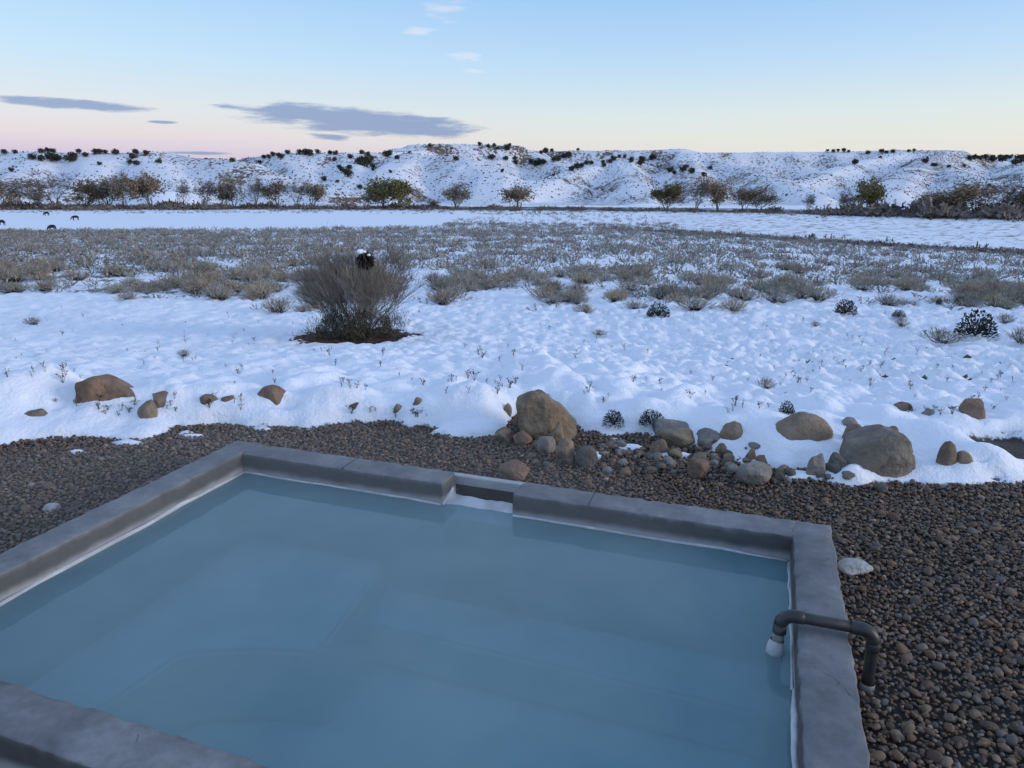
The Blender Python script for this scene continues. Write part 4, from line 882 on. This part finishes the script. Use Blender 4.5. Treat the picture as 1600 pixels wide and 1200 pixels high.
# ================================================================== VALLEY TREES
def tree_parts(seed, leaf_cols, leaves, bark, wide=.85, leaf=.32, stems=3):
    """unit-height broadleaf: trunk with limbs, crown of twigs and leaf clumps"""
    random.seed(seed); tr = MB(); cr = MB(); tips = []
    def br(p, d, ln, r, lev):
        pts = [p]; rad = [r]
        for i in range(3):
            d = (d + Vector((random.gauss(0, .14), random.gauss(0, .14), random.gauss(.04, .08)))).normalized(); p = p + d * ln / 3; pts.append(p); rad.append(r * (1 - .55 * (i + 1) / 3))
        (tr if lev > 1 else cr).tube(pts, rad, 5 if lev > 1 else 3, jit(bark))
        if lev == 0: tips.append(p); return
        for k in range(4 if lev > 1 else 4):
            q = pts[random.choice((1, 2, 3, 3))]
            br(q, (d + Vector((random.gauss(0, .6) * wide, random.gauss(0, .6) * wide, random.gauss(.1, .3)))).normalized(), ln * random.uniform(.6, .9), rad[-1] * .7, lev - 1)
    for s in range(stems):
        a = random.uniform(0, 6.28); br(Vector((math.cos(a) * .03, math.sin(a) * .03, -.02)), Vector((math.cos(a) * .28 * wide, math.sin(a) * .28 * wide, 1)).normalized(), .31, .018, 3)
    for p in tips:
        for k in range(leaves):
            q = p + Vector((random.gauss(0, .055), random.gauss(0, .055), random.gauss(0, .055))); n = Vector((random.gauss(0, 1), random.gauss(0, 1), random.gauss(0, 1))).normalized() * .022 * (leaf / .32)
            u = n.orthogonal().normalized() * n.length; c = jit(random.choice(leaf_cols), .35); c = (c[0] * 1.2, c[1] * 1.2, c[2] * 1.05); cr.add([tuple(q - n), tuple(q + u), tuple(q + n), tuple(q - u * .8)], [(0, 1, 2), (0, 2, 3)], c)
        for k in range(9):
            blade(cr, p, p + Vector((random.gauss(0, .05), random.gauss(0, .05), random.uniform(0, .09))), .0028, jit(bark))
    zs = max(v[:, 2].max() for v in cr.v); 
    for b in (tr, cr): b.v = [v / zs for v in b.v]
    return tr.mesh('trunk', MAT['plant'], True, True), cr.mesh('crown', MAT['plant'], False, True)
GREYB = (.13, .115, .10)
KIND = {'olive': [tree_parts(1, [(.17, .15, .07), (.14, .13, .065), (.19, .16, .075)], 12, GREYB, 1.0, .36, 3), tree_parts(2, [(.16, .145, .065), (.13, .12, .06)], 12, GREYB, .9, .36, 3)],
        'rust': [tree_parts(3, [(0.252, 0.163, 0.105), (0.216, 0.156, 0.112), (0.192, 0.143, 0.112)], 8, GREYB, .85), tree_parts(4, [(0.228, 0.156, 0.105), (0.204, 0.163, 0.126)], 7, GREYB, .75)],
        'brown': [tree_parts(5, [(0.180, 0.150, 0.123), (0.204, 0.169, 0.140)], 6, GREYB, .8), tree_parts(6, [(0.168, 0.143, 0.123), (0.192, 0.163, 0.133)], 5, GREYB, 1.0)],
        'bare': [tree_parts(7, [(.16, .145, .13)], 0, (.16, .145, .13), .8), tree_parts(8, [(.16, .145, .13)], 1, (.15, .135, .12), 1.0)]}
TREES = [  # px, top, base, width px, kind, label
    (8, 280, 322, 55, 'brown', 'brown-leaved tree cut by the left edge of the treeline'), (28, 290, 322, 36, 'bare', 'low grey bare tree beside the tree at the left edge'),
    (88, 271, 323, 56, 'bare', 'tall grey round-crowned bare tree, first full tree from the left'), (62, 298, 322, 36, 'bare', 'short grey bare tree at the left foot of the tall round-crowned one'),
    (134, 283, 321, 42, 'rust', 'reddish-brown bushy tree right of the tall grey round-crowned one'), (168, 275, 321, 44, 'brown', 'brown tree in the middle of the dense left cluster'), (195, 272, 321, 40, 'brown', 'taller brown tree right in the dense left cluster'),
    (236, 270, 320, 50, 'rust', 'rusty cottonwood with clumped crown standing right of the left cluster'), (285, 284, 320, 28, 'bare', 'thin bare tree right of the clump-crowned cottonwood'), (318, 281, 320, 44, 'bare', 'spreading bare tree with open branches left of a brown one'), (366, 274, 320, 34, 'brown', 'brown tree among the bare ones left of the rusty pair'),
    (345, 292, 320, 30, 'brown', 'low brown tree under the spreading bare tree'), (402, 281, 320, 30, 'bare', 'bare grey tree just left of the rusty round tree'), (431, 279, 321, 42, 'rust', 'rusty round tree in the left-centre treeline'), (462, 284, 321, 30, 'bare', 'thin bare tree between two rusty round trees'), (488, 282, 322, 36, 'rust', 'rusty upright tree at the right end of the left treeline'),
    (602, 282, 325, 58, 'olive', 'large olive-yellow cottonwood, left half of the olive pair'), (632, 284, 325, 46, 'olive', 'olive-green cottonwood, right half of the olive pair'), (572, 300, 324, 26, 'bare', 'low bare tree at the left foot of the olive pair'),
    (712, 286, 325, 44, 'brown', 'round brown tree standing alone in the centre of the treeline'), (682, 312, 325, 18, 'rust', 'small rusty bush left of the lone round brown tree'), (812, 290, 328, 44, 'rust', 'round orange-tinged tree standing alone right of centre'),
    (1040, 288, 330, 40, 'olive', 'thin olive-grey tree left of the right-hand group'), (1086, 281, 333, 40, 'bare', 'tall bare grey tree in the right-hand group'), (1122, 279, 334, 42, 'rust', 'rust-brown tree right of the tall bare one'), (1162, 291, 335, 34, 'rust', 'rust-brown tree, left of the last pair in the group'), (1186, 296, 335, 34, 'brown', 'greyish-brown tree at the right end of the group'),
    (1262, 303, 335, 24, 'bare', 'small bare tree in the gap left of the yellow-topped one'), (1354, 281, 336, 38, 'olive', 'upright olive tree with a bushy top standing above the thicket'), (1318, 299, 336, 36, 'bare', 'bare shrubby tree left of the upright olive tree'), (1515, 288, 340, 64, 'rust', 'wide orange-brown willow in the right thicket'), (1462, 300, 339, 52, 'brown', 'low brown willow left of the wide orange-brown one'),
    (1558, 279, 342, 46, 'bare', 'tall bare tree behind the wide orange-brown willow'), (1592, 292, 343, 50, 'brown', 'brown tree cut by the right edge of the treeline'), (1440, 308, 338, 34, 'brown', 'lowest brown willow at the left end of the right thicket'),
]
def px_r(px): return (px - 800) / F
for i, (px, y0, y1, wpx, kind, lab) in enumerate(TREES):
    r = (px - 800) / F / (CP + .24 * SP); Y = float(tree_y(np.array([r]))[0]) + (i * 37 % 17) - 8
    p = at_depth(px, y1, Y); p[2] = height(p[:1], p[1:2])[0]; top = at_depth(px, y0, Y)[2]; h = top - p[2]
    t_, c_ = KIND[kind][i % 2]; e = empty('cottonwood_tree', tuple(p), i * 1.3); w_ = wpx / F * Y / (CP + .24 * SP)
    e.scale = (w_ * 1.3, w_ * 1.3, h * 1.16); tag(e, lab, 'tree')
    link('trunk', t_, None, e); link('crown', c_, None, e)
# willow thicket and reeds along the creek: one brushy mass
AV = []; AF = []; AC = []; base = 0; g = np.random.default_rng(23)
src = []
for i in range(5):
    me = sage_mesh('tmp', 7, .068, 130 + i, [(.22, .175, .145), (.24, .185, .145), (.18, .155, .135)], .03); src.append((np.array([v.co for v in me.vertices]), np.array([p.vertices[:] for p in me.polygons]), np.array([d_.color[:3] for d_ in me.attributes['tint'].data]))); bpy.data.meshes.remove(me)
def scatter_brush(r, Y, s, colk=1.0):
    global base
    X = r * Y; Z = height(X, Y); pick = g.integers(0, 5, len(X)); a = g.uniform(0, 6.28, len(X)); ca, sa = np.cos(a)[:, None], np.sin(a)[:, None]; cv = g.uniform(.7, 1.3, len(X)) * colk
    for k_ in range(5):
        i = pick == k_; V_, F_, C_ = src[k_]; n = int(i.sum()); S_ = s[i][:, None]
        W = np.stack([(V_[None, :, 0] * ca[i] - V_[None, :, 1] * sa[i]) * S_ * 1.3 + X[i][:, None], (V_[None, :, 0] * sa[i] + V_[None, :, 1] * ca[i]) * S_ * 1.3 + Y[i][:, None], V_[None, :, 2] * S_ + Z[i][:, None] - .1], -1)
        AV.append(W.reshape(-1, 3)); AF.append((F_[None] + (np.arange(n) * len(V_))[:, None, None]).reshape(-1, F_.shape[1]) + base); AC.append((C_[None] * cv[i][:, None, None]).reshape(-1, 3)); base += n * len(V_)
r = g.uniform(-.85, .88, 6000); Y = tree_y(r) + g.normal(0, 12, len(r)); tall = np.interp(r, [-.8, -.3, -.1, .2, .35, .42, .5, .8], [5.0, 4.2, 2.4, 1.8, 2.4, 4.0, 5.6, 6.6]) * np.clip((fbm(r * 45, Y / 30, 4, 4) - .2) * 1.9, .25, 1.6)
scatter_brush(r, Y, g.uniform(.4, 1, len(r)) * tall)
r = g.uniform(-.85, .1, 1500); Y = tree_y(r) - g.uniform(12, 60, len(r)) ** 1.0; k_ = fbm(r * 60, Y / 8, 3, 6) > .48; scatter_brush(r[k_], Y[k_], g.uniform(.4, 1.0, k_.sum()), 1.1)
r = g.uniform(.12, .85, 1100); Y = np.interp(r, [.1, .2, .4, .72, .9], [190, 172, 142, 106, 95]) + g.normal(0, 2.6, len(r)); scatter_brush(r, Y, g.uniform(.3, .9, len(r)) * (1 + 1.0 * (g.random(len(r)) > .96)), .85)
o = link('creek_thicket', np_mesh('creek_thicket', np.concatenate(AV), np.concatenate(AF), False, np.concatenate(AC), MAT['plant'])); tag(o, 'brown willow and reed thicket along the creek under the treeline', 'thicket', kind='stuff')

# ================================================================== JUNIPERS ON THE HILLS
def juniper_mesh(seed):
    random.seed(seed); b = MB(); b.tube([(0, 0, -.08), (.02, 0, .2), (0, .02, .5)], [.06, .05, .03], 5, (.07, .055, .045)); lob = [(Vector((random.uniform(-.24, .24), random.uniform(-.24, .24), random.uniform(.16, .62))), random.uniform(.24, .36)) for _ in range(11)]
    for i in range(520):
        c0, r = random.choice(lob); v = Vector((random.gauss(0, 1), random.gauss(0, 1), random.gauss(0, 1))).normalized(); p = c0 + v * r * random.uniform(.6, 1.05)
        n = (v + Vector((random.gauss(0, .6), random.gauss(0, .6), random.gauss(0, .6)))).normalized(); u = n.orthogonal().normalized() * .062; w = n.cross(u).normalized() * .062
        b.add([tuple(p - u), tuple(p + w), tuple(p + u), tuple(p - w)], [(0, 1, 2), (0, 2, 3)], jit(random.choice([(.042, .048, .036), (.06, .064, .046), (.034, .04, .032), (.075, .075, .055)]), .3))
    return b.mesh('juniper_tree', MAT['plant'], False, True)
JM = [juniper_mesh(i) for i in range(7)]
# (px, foot py, width px) of the ones that can be told apart
JUN = [(8, 240, 9), (24, 239, 8), (66, 238, 10), (75, 237, 8), (84, 239, 9), (51, 248, 12), (66, 251, 11), (80, 251, 15), (90, 250, 13), (110, 252, 16), (115, 247, 12), (124, 239, 9), (134, 244, 9), (148, 240, 10), (156, 240, 10), (165, 239, 8), (180, 240, 11), (156, 257, 7), (203, 256, 9), (208, 247, 10), (214, 257, 10), (212, 240, 9), (229, 241, 9), (248, 254, 9), (18, 267, 8),
       (364, 252, 9), (406, 254, 6), (412, 247, 7), (420, 246, 7), (427, 243, 8), (436, 245, 9), (440, 246, 8), (450, 240, 9), (468, 240, 9), (478, 241, 12), (485, 243, 11), (497, 239, 8), (516, 240, 8), (524, 241, 9), (535, 268, 10), (523, 250, 6), (506, 282, 9), (528, 285, 6),
       (548, 247, 9), (562, 256, 15), (570, 259, 20), (578, 252, 13), (583, 261, 8), (545, 264, 10), (538, 270, 10), (530, 262, 8), (566, 240, 8), (575, 237, 7), (605, 245, 12), (609, 241, 9), (621, 248, 8), (546, 276, 13), (583, 266, 6), (563, 294, 8), (610, 269, 6), (640, 239, 5),
       (672, 229, 6), (713, 250, 9), (769, 249, 11), (750, 227, 7), (763, 229, 7), (772, 228, 6), (778, 233, 6), (792, 233, 10), (796, 228, 6), (805, 249, 6), (806, 256, 8), (790, 250, 8), (785, 268, 6),
       (836, 259, 12), (842, 257, 12), (850, 256, 9), (830, 255, 8), (846, 239, 7), (853, 238, 10), (862, 236, 6), (865, 252, 9), (872, 250, 9), (881, 247, 9), (888, 246, 10), (893, 266, 10), (901, 263, 11), (909, 261, 9), (917, 257, 9), (924, 256, 7), (903, 235, 5), (943, 261, 9), (942, 254, 7), (952, 254, 9), (959, 250, 10), (968, 246, 6), (976, 246, 6), (985, 253, 10), (1001, 258, 10), (1003, 251, 11), (1020, 249, 11), (1047, 268, 11), (1054, 272, 8), (1067, 267, 12), (1080, 270, 11), (1072, 262, 8), (1100, 275, 9), (1109, 264, 7), (865, 274, 5),
       (1293, 236, 5), (1302, 237, 6), (1310, 236, 6), (1318, 237, 7), (1326, 237, 5), (1336, 256, 11), (1356, 240, 7), (1377, 238, 8), (1395, 238, 7), (1385, 239, 6), (1420, 237, 6), (1428, 236, 5), (1375, 246, 5), (1445, 254, 10), (1459, 260, 9), (1482, 261, 6), (1506, 260, 5), (1545, 291, 6),
       (1515, 249, 8), (1523, 248, 9), (1531, 248, 8), (1540, 248, 9), (1549, 248, 9), (1552, 252, 10), (1562, 247, 8), (1570, 248, 9), (1566, 252, 11), (1578, 247, 8), (1586, 257, 12), (1590, 248, 10), (1598, 249, 10), (1604, 254, 11), (1593, 254, 8)]
rnd = random.Random(9); areas = [(0, 260, 'on the far left hill', 'left hill'), (260, 535, 'on the low hill left of centre', 'second hill'), (535, 640, 'in the dark grove left of the central mesa', 'grove'), (640, 828, 'on the central flat-topped mesa', 'central mesa'), (828, 1120, 'on the slope right of the central mesa', 'centre-right slope'), (1120, 1510, 'on the long right-hand mesa', 'right mesa'), (1510, 1700, 'crowding the farthest hill at the right edge', 'farthest hill')]
for j, (px, py, wpx) in enumerate(JUN):
    p = hit(px, py + 1, 380, 1700, 1500)
    if p[1] > 1600: p = hit(px, py + 6, 380, 1700, 1500)
    k = p[1] / F / (CP + .3 * SP); o = link('juniper_tree', JM[j % 7]); o.location = tuple(p); w_ = wpx * k * 1.15; o.scale = (w_, w_, w_ * rnd.uniform(.75, .95)); o.rotation_euler[2] = rnd.uniform(0, 6.28)
    where, gp = next((a[2], a[3]) for a in areas if px < a[1]); size = 'large' if wpx >= 12 else ('small' if wpx <= 6 else 'mid-sized')
    tag(o, f'{size} round dark juniper tree {where}', 'tree', f'{size} junipers, {gp}')
# low scrub dotting the hillsides
g = np.random.default_rng(31); n_ = 42000; r = g.uniform(-.85, .85, n_); Y = np.sqrt(g.uniform(395 ** 2, 950 ** 2, n_)); X = r * Y; dn = fbm(X / 50, Y / 50, 3, 101); ok = g.random(n_) < np.clip((dn - .38) * 3.6, 0.04, 1); X, Y = X[ok], Y[ok]; Z = height(X, Y)
up = Z > -8.2; X, Y, Z = X[up], Y[up], Z[up]; O = np.array([(1, 0, .3), (0, 1, .3), (-1, 0, .3), (0, -1, .3), (0, 0, 1), (0, 0, -.2)]); OF = np.array([(0, 1, 4), (1, 2, 4), (2, 3, 4), (3, 0, 4), (1, 0, 5), (2, 1, 5), (3, 2, 5), (0, 3, 5)])
s = g.uniform(.2, 1.0, len(X)) ** 1.5 * .8; W = O[None] * s[:, None, None] * g.uniform(.7, 1.3, (len(X), 6, 1)) + np.stack([X, Y, Z], 1)[:, None]; Fc = (OF[None] + (np.arange(len(X)) * 6)[:, None, None]).reshape(-1, 3)
o = link('hill_scrub', np_mesh('hill_scrub', W.reshape(-1, 3), Fc, False, np.repeat(np.array([(.07, .062, .048)]) * g.uniform(.6, 1.4, (len(X), 1)), 6, 0), MAT['plant'])); tag(o, 'small dark scrub dotting the snowy hillsides', 'scrub', kind='stuff')

# ================================================================== COWS
def cow_mesh():
    me = bpy.data.meshes.new('cow')
    J = [((-.75, 0, 1.12), .34, .36), ((-.2, 0, 1.08), .36, .42), ((.4, 0, 1.1), .33, .40), ((.72, 0, 1.15), .26, .33), ((1.0, 0, .98), .17, .2), ((1.22, 0, .62), .13, .15), ((1.38, 0, .32), .12, .12), ((1.50, 0, .12), .09, .08)]
    E = [(i, i + 1) for i in range(7)]
    def limb(root, pts):
        prev = root
        for p, r in pts: J.append((p, r, r)); E.append((prev, len(J) - 1)); prev = len(J) - 1
    for s in (-1, 1):
        limb(3, [((.60, s * .2, .82), .13), ((.58, s * .2, .46), .10), ((.60, s * .2, .08), .085), ((.64, s * .2, .01), .09)])
        limb(0, [((-.80, s * .2, .85), .17), ((-.72, s * .2, .58), .12), ((-.90, s * .2, .42), .095), ((-.86, s * .2, .05), .085), ((-.82, s * .2, .01), .09)])
        limb(5, [((1.12, s * .2, .70), .05), ((1.10, s * .3, .68), .03)])
    limb(0, [((-1.08, 0, 1.15), .05), ((-1.14, 0, .75), .03), ((-1.14, 0, .5), .045)])
    me.from_pydata([j[0] for j in J], E, []); o = bpy.data.objects.new('cow', me); COLL.objects.link(o)
    md = o.modifiers.new('skin', 'SKIN'); 
    if not me.skin_vertices: bpy.context.view_layer.objects.active = o; bpy.ops.mesh.customdata_skin_add()
    for v, j in zip(me.skin_vertices[0].data, J): v.radius = (j[1], j[2])
    me.skin_vertices[0].data[1].use_root = True
    sb = o.modifiers.new('sub', 'SUBSURF'); sb.levels = 1; sb.render_levels = 1
    dg = bpy.context.evaluated_depsgraph_get(); out = bpy.data.meshes.new_from_object(o.evaluated_get(dg)); bpy.data.objects.remove(o)
    for p in out.polygons: p.use_smooth = True
    out.materials.clear(); out.materials.append(plain_mat('black_hide', (.010, .009, .009), (.02, .018, .017), 3, .6)); out.name = 'cow'; return out
cm = cow_mesh()
for px, py, sgn, lab in [(3, 352, -1, 'black cow cut by the left edge of the white field'), (82, 361, -1, 'black grazing cow nearest the sagebrush, lowest in the field'), (118, 344, -1, 'black grazing cow furthest right in the white field'), (73, 337, -1, 'black grazing cow facing left in the middle of the white field'), (37, 329, 1, 'black cow at the far edge of the field, left one'), (66, 325, 1, 'black cow in the brush beyond the far field edge')]:
    p = hit(px, py, 100, 340, 3000); o = link('cow', cm); o.location = tuple(p); o.rotation_euler[2] = (math.pi if sgn < 0 else 0) + random.Random(px).uniform(-.3, .3); tag(o, lab, 'cow', 'black cattle in the snowy field')
    print('cow', p)

# ================================================================== STEAM over the warm water
def steam_blob():
    bm = bmesh.new(); bmesh.ops.create_icosphere(bm, subdivisions=4, radius=1)
    for v in bm.verts:
        p = v.co.copy(); q = 1 + .25 * mnoise.noise(p * 1.5); v.co = Vector((p.x * q * 2.3, p.y * q * 1.45, max(p.z, -.02) * q * .55))
    me = bpy.data.meshes.new('steam'); bm.to_mesh(me); bm.free(); return me
sm = bpy.data.materials.new('steam'); sm.use_nodes = True; nt = sm.node_tree; nt.nodes.clear(); so = N(nt, 'ShaderNodeOutputMaterial'); pv = N(nt, 'ShaderNodeVolumePrincipled'); pv.inputs['Color'].default_value = (.95, .96, .98, 1); pv.inputs['Density'].default_value = .055; pv.inputs['Anisotropy'].default_value = .2; L(nt, pv.outputs[0], so.inputs['Volume'])
st = link('steam', steam_blob(), sm); c = pw((U0 + U1) / 2 - .5, (V0 + V1) / 2 + .1, WATER + .02); st.location = c; st.rotation_euler[2] = -AL; tag(st, 'thin steam drifting low over the warm pool water', 'steam', kind='stuff')
